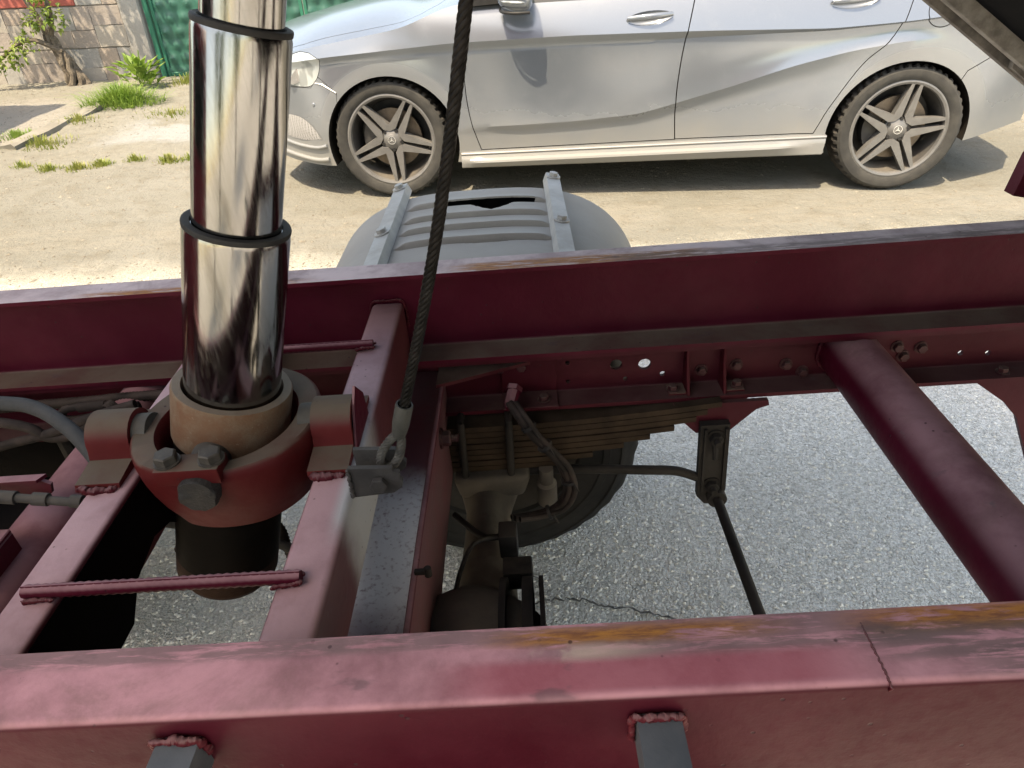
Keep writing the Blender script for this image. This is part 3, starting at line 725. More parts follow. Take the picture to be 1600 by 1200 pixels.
bm = bmesh.new(); chan(bm, -2.3, 1.75, 1.138, 1.079, ZB, ZM, .008)
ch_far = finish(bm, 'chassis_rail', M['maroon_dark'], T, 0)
HOLES = [(.2, .589, .0115), (.254, .586, .012), (.108, .6, .0045), (.108, .558, .0045), (.218, .556, .0045), (.289, .562, .0055), (.849, .566, .0055), (.901, .562, .0055), (-.30, .60, .008), (-.62, .59, .01)]
bm = bmesh.new()
for x, z, r_ in HOLES: lathe(bm, [(0, -.03), (r_, -.03), (r_, .03), (0, .03)], 20, align((x, 1.134, z), (0, 1, 0)))
cut = finish(bm, 'cut', None, T, 0); boolean(ch_far, cut); smooth_obj(ch_far, 35)
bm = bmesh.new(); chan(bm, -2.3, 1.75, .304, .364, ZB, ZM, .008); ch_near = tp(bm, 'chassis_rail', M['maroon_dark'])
BOLT = hexbolt_mesh('bolt', .009, .011, M['boltpaint']); BOLTS = hexbolt_mesh('bolt', .0085, .012, M['boltsteel'])
BIGG = hexbolt_mesh('bolt', .011, .011, M['galv'], washer=1.6)
BIG = hexbolt_mesh('bolt', .0135, .014, M['boltsteel'], washer=1.15)
def bolt(me, loc, d, parent): return link(me, 'bolt', parent, mw=align(loc, d))
for x, z in ((.362, .566), (.428, .573), (.522, .567), (.555, .548), (.74, .569), (.77, .585), (.725, .59), (-.02, .60), (.02, .60)): bolt(BOLT, (x, 1.13, z), (0, -1, 0), ch_far)
for x, y in ((.303, 1.10), (.424, 1.102), (.916, 1.098)): bolt(BOLT, (x, y, ZB+.008+.006*(x < .9)), (0, 0, 1), ch_far)
for x in (.330, .398):      # stiffener fins with feet
    bm = bmesh.new(); prism(bm, [(1.131, ZM-.009), (1.128, ZB+.008), (1.083, ZB+.008), (1.10, ZB+.05), (1.112, ZM-.009)], 'x', x-.003, x+.003)
    box(bm, x-.036 if x < .35 else x+.003, x-.003 if x < .35 else x+.038, 1.088, 1.122, ZB+.0085, ZB+.0135); tp(bm, 'stiffener', M['maroon_dusty'], ch_far, 30, bevel=(.001, 1))
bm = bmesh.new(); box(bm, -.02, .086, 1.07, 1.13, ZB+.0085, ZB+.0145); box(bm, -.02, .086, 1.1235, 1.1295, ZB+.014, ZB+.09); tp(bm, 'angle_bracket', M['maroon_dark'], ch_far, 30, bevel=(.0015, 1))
bolt(BOLT, (.059, 1.092, ZB+.0145), (0, 0, 1), ch_far)
bm = bmesh.new(); sweep(bm, [(.005, 1.075, .585), (-.003, 1.05, .572), (-.004, 1.04, .566)], [.012, .012, .009], 8); lathe(bm, [(0, 0), (.016, 0), (.016, .01), (0, .01)], 6, align((.006, 1.08, .586), (-.3, -1, -.5))); tp(bm, 'pipe_union', M['maroon'], ch_far, 30)

# square tubes welded to the near rail
for x0, x1, zt in ((-.262, -.229, .803), (.102, .135, .804)):
    bm = bmesh.new(); prism(bm, [(x0, zt-.034), (x1, zt-.034), (x1, zt), (x0, zt)], 'y', .06, .3015)
    st = tp(bm, 'mounting_tube', M['stub'], sub_near, 30, label='dark grey square tube welded to the near rail', bevel=(.004, 2))
    bm = bmesh.new(); weld(bm, [(x0-.003, .298, zt-.03), (x0-.003, .298, zt), (x0+.004, .296, zt+.003), (x1-.004, .296, zt+.003), (x1+.002, .298, zt-.002), (x1+.003, .299, zt-.02)], .0048)
    tp(bm, 'weld_bead', M['weld'], sub_near, 60)

# cross members
bm = bmesh.new(); prism(bm, [(.375, .745), (1.12, .745), (1.12, .60), (.75, .60), (.70, .655), (.66, .668), (.60, .655), (.56, .62), (.375, .62)], 'x', -.4658, -.4648); tp(bm, 'side_plate', M['barrel'], smooth=25, label='thin black plate darkening the side of the left cross member')  # thin black plate added to darken the member's side face
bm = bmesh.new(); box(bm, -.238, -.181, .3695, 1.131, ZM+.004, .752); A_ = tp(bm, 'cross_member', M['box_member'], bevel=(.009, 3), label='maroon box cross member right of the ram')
bm = bmesh.new(); weld(bm, [(-.241, 1.129, .70), (-.239, 1.128, .751), (-.21, 1.128, .755), (-.182, 1.128, .752), (-.178, 1.129, .70)], .0032); tp(bm, 'weld_bead', M['weld'], A_, 60)
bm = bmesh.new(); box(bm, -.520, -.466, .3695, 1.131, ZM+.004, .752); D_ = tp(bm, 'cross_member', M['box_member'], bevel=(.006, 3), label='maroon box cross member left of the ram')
bm = bmesh.new(); chan(bm, .3665, 1.128, -.128, -.30, .395, .602, .008)       # built along x, turned below
for v in bm.verts: v.co = Vector((v.co.y, v.co.x, v.co.z))
B_ = tp(bm, 'channel_member', M['overspray'], label='deep channel cross member with grey overspray')
bm = bmesh.new(); sweep(bm, [(-.129, .39, .604), (-.129, .7, .605), (-.126, 1.10, .603)], .0045, 8); tp(bm, 'edge_rib', M['maroon'], B_, 60)
BOLTL = hexbolt_mesh('bolt', .014, .018, M['boltpaint'], washer=1.35, stud=.014); bolt(BOLTL, (-.1275, .977, .556), (1, 0, 0), B_)
bm = bmesh.new()       # upper gusset between channel and far rail
prism(bm, [(-.135, 1.128), (.05, 1.128), (-.11, 1.07), (-.135, 1.062)], 'z', .606, .613); tp(bm, 'gusset_plate', M['maroon_dusty'], B_, 30, bevel=(.001, 1))
# sensor clip on the channel's lower lip
bm = bmesh.new(); box(bm, -.1265, -.112, .616, .624, .614, .621); lathe(bm, [(0, 0), (.005, 0), (.005, .016), (0, .016)], 14, align((-.109, .62, .609), (0, 0, 1)))
tp(bm, 'sensor_clip', M['darksteel'], B_, 30, bevel=(.0015, 1))

for x, zc, r_, mt, lb in ((-.69, .588, .052, M['maroon'], 'thick maroon cross tube at the hose end'), (.630, .590, .0515, M['maroon'], 'thick maroon cross tube crossing open asphalt')):
    bm = bmesh.new(); lathe(bm, [(r_-.006, .312), (r_, .312), (r_, 1.127), (r_-.006, 1.127)], 56, Matrix(((1, 0, 0, x), (0, 0, 1, 0), (0, -1, 0, zc), (0, 0, 0, 1))), close=True)
    tb = tp(bm, 'cross_tube', mt, label=lb)
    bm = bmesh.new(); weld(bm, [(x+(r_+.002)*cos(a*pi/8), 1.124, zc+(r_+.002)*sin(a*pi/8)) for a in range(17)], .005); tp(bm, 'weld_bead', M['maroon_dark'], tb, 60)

def rebar(y, x0, x1, z, r_, lb):
    bm = bmesh.new(); n = int((x1-x0)/.0045); sweep(bm, [(x0+(x1-x0)*i/n, y, z) for i in range(n+1)], [r_*(1.10 if i % 2 else .95) for i in range(n+1)], 10)
    for sgn in (-1, 1): sweep(bm, [(x0, y, z+sgn*r_), (x1, y, z+sgn*r_)], r_*.18, 5)
    o = tp(bm, 'tie_bar', M['maroon'], label=lb, smooth=50)
    for P_ in ([(x0, y-.009, z-.004), (x0+.035, y-.009, z-.004)], [(x1-.03, y-.009, z-.004), (x1+.003, y-.006, z-.003)], [(x1-.02, y+.009, z-.004), (x1+.003, y+.006, z-.003)]):
        bm = bmesh.new(); weld(bm, P_, .0045); tp(bm, 'weld_bead', M['weld'], o, 60)
rebar(.494, -.500, -.209, .760, .0072, 'reinforcing bar welded between members, near rail side')
rebar(.970, -.500, -.209, .7595, .0066, 'reinforcing bar welded between members, far rail side')

# trunnion saddles
def saddle(x0, x1, lb):
    yc, zc, r_, t = .742, .776, .034, .007; pts = []
    out, inn = [], []
    for k in range(13):
        a = pi*k/12; out.append((yc+r_*cos(a), zc+r_*sin(a))); inn.append((yc+(r_-t)*cos(a), zc+(r_-t)*sin(a)))
    # near side skirt (smaller y) bends out to a foot
    zf = .7535
    pts = [(yc+r_+.045, zf), (yc+r_+.045, zf+t), (yc+r_, zf+t)]+out+[(yc-r_-.004, zf+t+.004), (.662, zf+t-.001), (.660, zf)]+[(yc-r_+t, zf)]+inn[::-1]+[(yc+r_-t, zf)]
    bm = bmesh.new(); prism(bm, pts, 'x', x0, x1)
    o = tp(bm, 'trunnion_saddle', M['red_cast'], label=lb, smooth=40)
    bm = bmesh.new(); weld(bm, [(x0+.003, .657, .755), ((x0+x1)/2, .655, .7545), (x1-.003, .657, .755)], .0078); tp(bm, 'weld_bead', M['weld'], o, 60)
    return o
sL = saddle(-.534, -.478, 'dusty saddle over the trunnion on the hose side'); sR = saddle(-.243, -.192, 'dusty saddle over the trunnion on the cable side')
bm = bmesh.new(); lathe(bm, [(0, 0), (.0265, 0), (.0265, .075), (0, .075)], 28, align((-.535, .742, .776), (1, 0, 0))); tp(bm, 'trunnion_pin', M['greymetal'], sL)
bm = bmesh.new(); lathe(bm, [(0, 0), (.0265, 0), (.0265, .066), (0, .066)], 28, align((-.262, .742, .776), (1, 0, 0))); tp(bm, 'trunnion_pin', M['greymetal'], sR)
bm = bmesh.new(); prism(bm, [(.70, .752), (.79, .752), (.785, .79), (.755, .82), (.735, .805)], 'x', -.1915, -.1885); tp(bm, 'side_plate', M['maroon'], sR, 0)

# cradle ring
RC = Vector((-.360, .745, 0))
bm = bmesh.new()
prof = [(.0885, .684), (.0885, .782), (.0915, .790), (.116, .792), (.1205, .788), (.1215, .775), (.120, .755), (.116, .735), (.110, .715), (.102, .697), (.098, .686)]
vs = lathe(bm, prof, 72, None, close=True)
for v in bm.verts:       # squarer front where the keeper bolts on, rim a little higher at the back
    v.co.z += .05*v.co.y*max(0, (v.co.z-.70)/.09)*.8
    if v.co.y < -.085: v.co.y = -.085+(v.co.y+.085)*.75
    v.co += RC
ring = tp(bm, 'cradle_ring', M['red_cast'], label='thick red cast cradle ring around the ram', smooth=45)
yk = .745-.104
bm = bmesh.new(); box(bm, -.408, -.331, yk-.014, yk+.019, .778, .800, ); kp = tp(bm, 'keeper_plate', M['red_cast'], ring, 30, bevel=(.002, 2), label='dusty keeper plate with two hex bolts')
for x in (-.396, -.343): bolt(BIG, (x, yk+.004, .800), (.05, -.05, 1), ring)
bm = bmesh.new()
pr = [(0, 0), (.0215, 0), (.0235, .003), (.0235, .055), (0, .055)]
lathe(bm, pr, 26, align((-.362, .618, .766), (0, 1, 0)))
for v in bm.verts:
    v.co += noise.noise_vector(v.co*90)*.0022
tp(bm, 'pivot_pin', M['grease'], ring, 50, label='greasy end of the pivot pin under the keeper')
bm = bmesh.new(); lathe(bm, [(0, 0), (.024, 0), (.024, .034), (0, .034)], 24, align((-.366, .654, .770), (0, 1, .05))); tp(bm, 'pivot_boss', M['greymetal'], ring, 40)

# telescopic ram
AX0 = Vector((-.347, .763, .83)); AXD = Vector((.298, .055, 1)).normalized()
ram = empty('lifting_ram'); ram.parent = T; ram['label'] = 'telescopic chrome lifting ram leaning to the tail'
def ramlathe(prof, n=64):
    bm = bmesh.new(); lathe(bm, prof, n, align(AX0, AXD)); return bm
tp(ramlathe([(0, -.345), (.045, -.345), (.062, -.335), (.0715, -.318), (.0718, -.285), (0, -.285)]), 'barrel_base', M['barrel_low'], ram)
tp(ramlathe([(0, -.2845), (.0718, -.2845), (.0718, -.075), (0, -.075)]), 'barrel', M['barrel'], ram)
tp(ramlathe([(0, -.0745), (.0735, -.0745), (.0745, -.072), (.0745, -.004), (.0725, .0), (.0625, .0005), (.0615, -.003), (.0605, -.02), (0, -.02)]), 'collar', M['rustcollar'], ram, label='rusty dust-caked collar at the ram foot')
L2, L3, L4 = .215, .425, .93
tp(ramlathe([(0, -.03), (.0592, -.03), (.0592, L2-.008), (.0575, L2), (0, L2)], 96), 'stage_tube', M['chrome'], ram, label='widest chrome stage of the ram')
tp(ramlathe([(.0592, L2-.003), (.0596, L2-.0015), (.0598, L2+.001), (.0592, L2+.003), (.0565, L2+.004), (.0505, L2+.003), (.0495, L2+.001), (.053, L2-.002)]), 'wiper_seal', M['rubber'], ram)
tp(ramlathe([(0, L2-.02), (.0488, L2-.02), (.0488, L3-.008), (.047, L3), (0, L3)], 96), 'stage_tube', M['chrome'], ram, label='middle chrome stage of the ram')
tp(ramlathe([(.0488, L3-.003), (.0492, L3-.0015), (.0494, L3+.001), (.0488, L3+.003), (.046, L3+.004), (.0425, L3+.003), (.0415, L3+.001), (.044, L3-.002)]), 'wiper_seal', M['rubber'], ram)
tp(ramlathe([(0, L3-.02), (.0405, L3-.02), (.0405, L4), (0, L4)], 96), 'stage_tube', M['chrome'], ram, label='narrowest chrome stage of the ram')

# safety cable
def rope(bm, path, R=.0062, pitch=.045, strands=6, r=None):
    fr = frames(path); s = 0; S_ = [0]
    for i in range(1, len(fr)): s += (fr[i][0]-fr[i-1][0]).length; S_.append(s)
    for k in range(strands):
        P = []
        for (p, t, a, b), s in zip(fr, S_):
            an = 2*pi*s/pitch+k*2*pi/strands; P.append(p+R*.62*(cos(an)*a+sin(an)*b))
        sweep(bm, P, r or R*.42, 6)
    sweep(bm, [f[0] for f in fr], R*.5, 6)
FT = Vector((-.1055, .645, .858)); FB = Vector((-.118, .647, .818)); TOP = Vector((.0075, .632, 1.256)); END = TOP+(TOP-FT)*1.03
path = [FT.lerp(END, i/230)+Vector((.006*sin(pi*min(1, i/115)), 0, 0)) for i in range(231)]
bm = bmesh.new(); rope(bm, path); cable = tp(bm, 'steel_cable', M['rope'], smooth=60, label='dark twisted steel safety cable hanging from the body')
bm = bmesh.new()
ax = (FT-FB)
lathe(bm, [(.0055, 0), (.0070, -.001), (.0085, .004), (.0102, .018), (.0102, .044), (.0097, .0465), (.0080, .0465), (.0075, .036)], 24, align(FB, ax)); tp(bm, 'ferrule', M['ferrule'], cable, label='grey crimped ferrule on the cable')
LC = Vector((-.143, .648, .768))
lp = []
for i in range(61):
    t = i/60; a = 2*pi*t
    d = (FB-LC).normalized(); sd = Vector((0, 1, 0)).cross(d).normalized()
    q = LC+d*(.024-.031*cos(a)) if False else LC+d*((FB-LC).length*.5*(1+cos(a)))+sd*.0125*sin(a)*(.55+.45*(1-cos(a))/2)+Vector((0, .004*sin(a/2), 0))
    lp.append(q)
bm = bmesh.new(); rope(bm, lp[1:-1], .0056, .035); tp(bm, 'cable_eye', M['rope_dusty'], cable, 60, label='dusty eye of the cable looped round the lug bolt')
lug = empty('cable_lug'); lug.parent = T; lug['label'] = 'pair of grey lug plates holding the cable eye'
for y0 in (.626, .661):
    bm = bmesh.new(); prism(bm, [(-.1805, .745), (-.132, .749), (-.121, .757), (-.119, .766), (-.122, .770), (-.121, .779), (-.128, .781), (-.129, .786), (-.1805, .789)], 'y', y0, y0+.0065)
    tp(bm, 'plate', M['lug'], lug, 25, bevel=(.0012, 1))
LB = hexbolt_mesh('bolt', .0105, .009, M['lug'], washer=0); bolt(LB, (-.146, .624, .768), (0, -1, 0), lug)
bm = bmesh.new(); lathe(bm, [(0, 0), (.007, 0), (.007, .036), (0, .036)], 14, align((-.146, .630, .768), (0, 1, 0))); tp(bm, 'lug_pin', M['lug'], lug)
bm = bmesh.new(); weld(bm, [(-.181, .6245, .746), (-.180, .624, .77), (-.181, .6245, .788)], .0038); tp(bm, 'weld_bead', M['lug'], lug, 60)

# leaf spring, axle, wheels
spr = empty('leaf_spring'); spr.parent = T; spr['label'] = 'rusty stack of spring leaves under the far rail'
cx = -.063
ends = [.43, .405, .385, .345, .30, .25, .19, .13]; z = .513
for i, e in enumerate(ends):
    bm = bmesh.new(); n = 22; th = .0112; A, B = [], []
    for k in range(n+1):
        x = cx-e-.02+(2*e+.04)*k/n; cz = z-i*.0137+.00*abs(x-cx)+.12*(x-cx)**2
        A.append((x, cz)); B.append((x, cz-th))
    prism(bm, A+B[::-1], 'y', 1.060+.0008*(i % 3), 1.124); tp(bm, 'leaf', M['spring'], spr, 30)
for x in (-.100, -.010):
    bm = bmesh.new(); sweep(bm, spline([(x-.004, 1.0515, .375), (x, 1.0515, .515), (x, 1.058, .527), (x, 1.09, .529), (x, 1.126, .527), (x, 1.1325, .515), (x, 1.1325, .38)], 5), .0075, 10); tp(bm, 'u_bolt', M['darksteel'], spr, 60)
axl = empty('rear_axle'); axl.parent = T; axl['label'] = 'dusty cast rear axle with spring seat and differential'
bm = bmesh.new(); pr = [(0, .60), (.066, .60), (.066, .70), (.055, .80), (.052, .84), (.054, .845), (.054, .86), (.048, .865), (.044, .95), (.044, 1.02), (.05, 1.05), (.06, 1.09), (.06, 1.2), (0, 1.2)]
lathe(bm, pr, 36, Matrix(((1, 0, 0, cx), (0, 0, 1, 0), (0, -1, 0, .330), (0, 0, 0, 1)))); tp(bm, 'axle_tube', M['axle'], axl, 45)
bm = bmesh.new(); box(bm, -.128, .026, 1.035, 1.135, .352, .4035)
for v in bm.verts:
    if v.co.z < .37: v.co.x = cx+(v.co.x-cx)*.82
tp(bm, 'spring_seat', M['axle'], axl, 40, bevel=(.014, 3))
bm = bmesh.new(); pr = [(0, -.16), (.10, -.16), (.135, -.13), (.15, -.06), (.15, .03), (.125, .09), (.09, .125), (.066, .15), (0, .15)]
lathe(bm, pr, 40, Matrix(((1, 0, 0, cx-.02), (0, 0, 1, .64), (0, -1, 0, .325), (0, 0, 0, 1)))); tp(bm, 'differential_housing', M['axle'], axl, 45)
for x, w_ in ((-.030, .010), (.004, .016), (.030, .007)):
    bm = bmesh.new(); lathe(bm, [(.05, 0), (.155, 0), (.155, w_), (.05, w_)], 40, Matrix(((0, 0, 1, x), (0, 1, 0, .65), (-1, 0, 0, .33), (0, 0, 0, 1))), close=True); tp(bm, 'housing_flange', M['darksteel'], axl, 30)
bm = bmesh.new(); box(bm, -.036, -.004, .86, .90, .372, .425); box(bm, -.03, .02, .80, .84, .36, .40); tp(bm, 'sensor_block', M['blackplastic'], axl, 30, bevel=(.003, 2))
bm = bmesh.new(); lathe(bm, [(0, 0), (.02, 0), (.02, .05), (.014, .055), (.014, .09), (0, .09)], 18, align((.055, 1.06, .318), (0, -.05, 1))); tp(bm, 'bump_stop', M['axle'], axl, 40)
bm = bmesh.new(); sweep(bm, spline([(-.12, .95, .40), (-.10, .93, .395), (-.063, .9, .388), (-.02, .88, .41)], 6), .006, 8); tp(bm, 'brake_pipe', M['darksteel'], axl, 60)
bm = bmesh.new(); sweep(bm, spline([(-.02, .875, .405), (-.05, .865, .42), (-.08, .84, .43), (-.10, .80, .41), (-.105, .74, .42)], 6), .004, 8); tp(bm, 'sensor_lead', M['blackplastic'], axl, 60)

def truck_tyre_mesh():
    bm = bmesh.new()
    pr = [(.19, .045), (.20, .022), (.225, .008), (.245, .003), (.248, -.001), (.262, -.001), (.265, .003), (.285, .006), (.288, .003), (.296, .008), (.299, .014), (.308, .020), (.322, .034), (.330, .050), (.332, .11), (.330, .17), (.322, .186), (.308, .20), (.285, .214), (.255, .218), (.225, .212), (.20, .198), (.19, .175)]
    lathe(bm, pr, 72, Matrix(((1, 0, 0, 0), (0, 0, 1, 0), (0, -1, 0, 0), (0, 0, 0, 1))))
    for v in bm.verts:
        r_ = math.hypot(v.co.x, v.co.z); a = atan2(v.co.z, v.co.x)
        if r_ > .318: v.co.x *= 1+.012*(round(a/(2*pi)*72) % 2-.5); v.co.z *= 1+.012*(round(a/(2*pi)*72) % 2-.5)
    return finish(bm, 'tyre', M['trucktyre'], smooth=35, mesh_only=True)
TY = truck_tyre_mesh()
def truck_rim_mesh():
    bm = bmesh.new(); lathe(bm, [(.10, .09), (.15, .08), (.165, .05), (.195, .03), (.20, .04), (.19, .06), (.185, .11), (.19, .17), (.10, .17)], 40, Matrix(((1, 0, 0, 0), (0, 0, 1, 0), (0, -1, 0, 0), (0, 0, 0, 1))))
    return finish(bm, 'rim', M['darksteel'], smooth=40, mesh_only=True)
RM = truck_rim_mesh()
for y, lb in ((1.190, 'inner rear tyre behind the leaf spring'), (1.445, 'outer rear tyre under the grey mudguard'), (.255-.218, 'inner rear tyre on the lane side'), ):
    wv = empty('wheel', (cx, y, .334)); wv.parent = T; wv['label'] = lb
    link(TY, 'tyre', wv); link(RM, 'rim', wv)

# spring hanger and shackle
hg = empty('spring_hanger'); hg.parent = T
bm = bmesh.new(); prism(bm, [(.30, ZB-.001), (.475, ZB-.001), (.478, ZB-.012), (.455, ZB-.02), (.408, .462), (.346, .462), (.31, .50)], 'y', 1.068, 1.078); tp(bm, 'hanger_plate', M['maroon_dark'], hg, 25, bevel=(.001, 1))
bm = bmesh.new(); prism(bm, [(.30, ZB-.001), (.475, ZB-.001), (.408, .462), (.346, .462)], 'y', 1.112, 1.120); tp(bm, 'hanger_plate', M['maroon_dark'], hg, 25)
bm = bmesh.new(); prism(bm, [(.349, .492), (.404, .492), (.410, .33), (.405, .305), (.392, .292), (.37, .295), (.354, .315)], 'y', 1.050, 1.066); tp(bm, 'shackle', M['darksteel'], hg, 30, bevel=(.003, 2))
bm = bmesh.new(); prism(bm, [(.356, .485), (.361, .485), (.365, .33), (.360, .33)], 'y', 1.044, 1.05); prism(bm, [(.395, .485), (.401, .485), (.405, .33), (.400, .33)], 'y', 1.044, 1.05); tp(bm, 'shackle_rib', M['darksteel'], hg, 30)
SHB = hexbolt_mesh('bolt', .013, .014, M['darksteel'], washer=1.4, stud=.012)
bolt(SHB, (.379, 1.05, .463), (0, -1, 0), hg); bolt(SHB, (.381, 1.05, .345), (0, -1, 0), hg)
bm = bmesh.new(); sweep(bm, [(.378, 1.043, .452), (.376, 1.03, .425)], [.006, .005], 8); tp(bm, 'grease_nipple', M['darksteel'], hg, 40)
bm = bmesh.new(); sweep(bm, spline([(.02, 1.075, .388), (.114, 1.066, .392), (.24, 1.06, .385), (.31, 1.06, .377), (.352, 1.058, .360)], 6), .0095, 12); tp(bm, 'radius_rod', M['darksteel'], hg, 60)
bm = bmesh.new(); sweep(bm, [(.391, 1.05, .318), (.391, .9, .318), (.391, .36, .318)], .0098, 14); lathe(bm, [(0, 0), (.019, 0), (.019, .02), (0, .02)], 18, align((.391, 1.052, .318), (0, -1, 0)))
arb = tp(bm, 'anti_roll_bar', M['darksteel'], smooth=40)
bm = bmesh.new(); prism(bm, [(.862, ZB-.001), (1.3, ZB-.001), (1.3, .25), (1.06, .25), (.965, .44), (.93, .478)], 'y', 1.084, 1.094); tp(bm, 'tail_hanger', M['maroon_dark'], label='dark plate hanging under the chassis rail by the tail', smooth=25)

# wiring loom with ties, hoses
bm = bmesh.new()
LP = [(-.002, 1.045, .575), (.013, 1.0, .577), (.037, .99, .537), (.066, .99, .496), (.088, .99, .458), (.096, .99, .405), (.075, .99, .362), (.03, .985, .35), (-.01, .97, .36)]
for dx, dy, r_ in ((0, 0, .0068), (.010, -.006, .0055), (-.007, .008, .005)): sweep(bm, spline([(x+dx, y+dy, z+dx*.3) for x, y, z in LP], 8), r_, 10)
lm_ = tp(bm, 'wiring_loom', M['conduit'], smooth=60, label='dusty wiring loom drooping to the axle')
for p, q in ((2, 3), (4, 5), (6, 7), (1, 2)):
    c = (Vector(LP[p])+Vector(LP[q]))/2; d = Vector(LP[q])-Vector(LP[p]); bm = bmesh.new()
    lathe(bm, [(.0095, -.003), (.0145, -.003), (.0145, .003), (.0095, .003)], 16, align(c+Vector((.003, -.001, 0)), d), close=True); sweep(bm, [c+Vector((.012, -.01, 0)), c+Vector((.02, -.02, -.012))], .0018, 6); tp(bm, 'cable_tie', M['blackplastic'], lm_, 40)
bm = bmesh.new(); sweep(bm, spline([(-1.3, .96, .72), (-1.0, .93, .742), (-.793, .90, .738), (-.723, .885, .733), (-.655, .845, .718), (-.60, .80, .690), (-.555, .765, .655), (-.53, .74, .60)], 8), .0112, 14)
hs = tp(bm, 'hydraulic_hose', M['hose'], smooth=60, label='thick grey hydraulic hose curving under the ram cradle')
bm = bmesh.new(); sweep(bm, [(-1.2, .72, .76), (-.70, .72, .7015), (-.55, .72, .674)], .0062, 10)
for a_, b_ in ((-.715, -.672), (-.65, -.63), (-.60, -.585)): sweep(bm, [(a_, .72, .7035+(a_+.715)*-.16), (b_, .72, .7035+(b_+.715)*-.16)], .0092, 12)
lathe(bm, [(0, 0), (.012, 0), (.013, .004), (.012, .007), (0, .007)], 16, align((-.705, .712, .702), (1, 0, 0))); tp(bm, 'brake_rod', M['greymetal'], smooth=50)
bm = bmesh.new(); prism(bm, [(-1.1, .700), (-.66, .700), (-.645, .690), (-.65, .674), (-1.1, .674)], 'y', .752, .758); prism(bm, [(-1.1, .744), (-.655, .744), (-.648, .758), (-1.1, .758)], 'z', .700, .705); tp(bm, 'pipe_bracket', M['maroon'], smooth=25)
bm = bmesh.new(); box(bm, -.84, -.665, .60, .68, .672, .678); box(bm, -.671, -.665, .60, .68, .64, .672); tp(bm, 'pipe_bracket', M['maroon'], smooth=25, bevel=(.0015, 1))
def corr(path, r_, lb=None):
    P = spline(path, 24); P2 = []; acc = 0; last = P[0]; P2.append(last)
    for p in P[1:]:
        while (p-last).length > .0032: last = last+(p-last).normalized()*.0032; P2.append(last)
    bm = bmesh.new(); sweep(bm, P2, [r_*(1.0 if i % 2 else .82) for i in range(len(P2))], 10)
    return tp(bm, 'corrugated_conduit', M['conduit'], smooth=80, label=lb)
corr([(-.694, 1.0, .656), (-.745, 1.0, .656), (-.772, 1.0, .652), (-.783, 1.0, .641), (-.774, 1.0, .631), (-.745, 1.0, .632), (-.70, 1.0, .641)], .0075, 'dusty corrugated conduit bent back on itself')
corr([(-1.2, 1.05, .628), (-.785, 1.05, .634), (-.713, 1.05, .637), (-.60, 1.05, .638), (-.53, 1.05, .636)], .010, 'corrugated conduit running under the far top rail')
corr([(-.62, .9, .40), (-.50, .9, .445), (-.428, .9, .447), (-.41, .88, .40), (-.36, .8, .36)], .009)
bm = bmesh.new(); sweep(bm, spline([(-.70, 1.0, .655), (-.725, .998, .657), (-.745, .998, .656)], 4), .0095, 10); tp(bm, 'connector', M['conduit'], smooth=50)
bm = bmesh.new()
for k in range(5): sweep(bm, spline([(-.70, .995, .655), (-.69+.004*k, .985, .665+.002*k), (-.68+.006*k, .98, .66-.006*k), (-.675, .985, .63)], 5), .0022, 6)
tp(bm, 'loose_wires', M['conduit'], smooth=60)
for P in ([(-.95, .95, .60), (-.847, .95, .624), (-.781, .95, .638), (-.686, .95, .668), (-.62, .96, .68)], [(-.95, .95, .69), (-.821, .95, .659), (-.785, .95, .632), (-.745, .95, .632), (-.684, .95, .661), (-.62, .97, .67)]):
    bm = bmesh.new(); sweep(bm, spline(P, 7), .0085, 10); tp(bm, 'air_pipe', M['conduit'], smooth=60)
bm = bmesh.new(); sweep(bm, spline([(-.9, .95, .52), (-.647, .9, .477), (-.55, .9, .452), (-.45, .88, .44), (-.36, .86, .40), (-.2, .8, .38)], 7), .0085, 10); tp(bm, 'brake_hose', M['rubber'], smooth=60)
tank = empty('dark_tank'); tank.parent = T  # tank added to darken the gap under the far rail
bm = bmesh.new(); box(bm, -1.7, -.74, 1.17, 1.62, .27, .60); tp(bm, 'tank_shell', M['barrel'], tank, 40, bevel=(.05, 4))
for x in (-1.45, -.95): bm = bmesh.new(); box(bm, x-.025, x+.025, 1.165, 1.625, .265, .605); tp(bm, 'tank_strap', M['darksteel'], tank, 40, bevel=(.05, 4))
bm = bmesh.new(); lathe(bm, [(0, 0), (.11, 0), (.13, .02), (.13, .45), (.11, .47), (0, .47)], 32, align((-1.25, .90, .42), (1, 0, 0))); tp(bm, 'air_tank', M['barrel'], smooth=40)
bm = bmesh.new(); lathe(bm, [(0, 0), (.045, 0), (.045, .9), (0, .9)], 28, align((-1.0, .64, .33), (1, 0, 0))); tp(bm, 'drive_shaft', M['darksteel'], smooth=40)

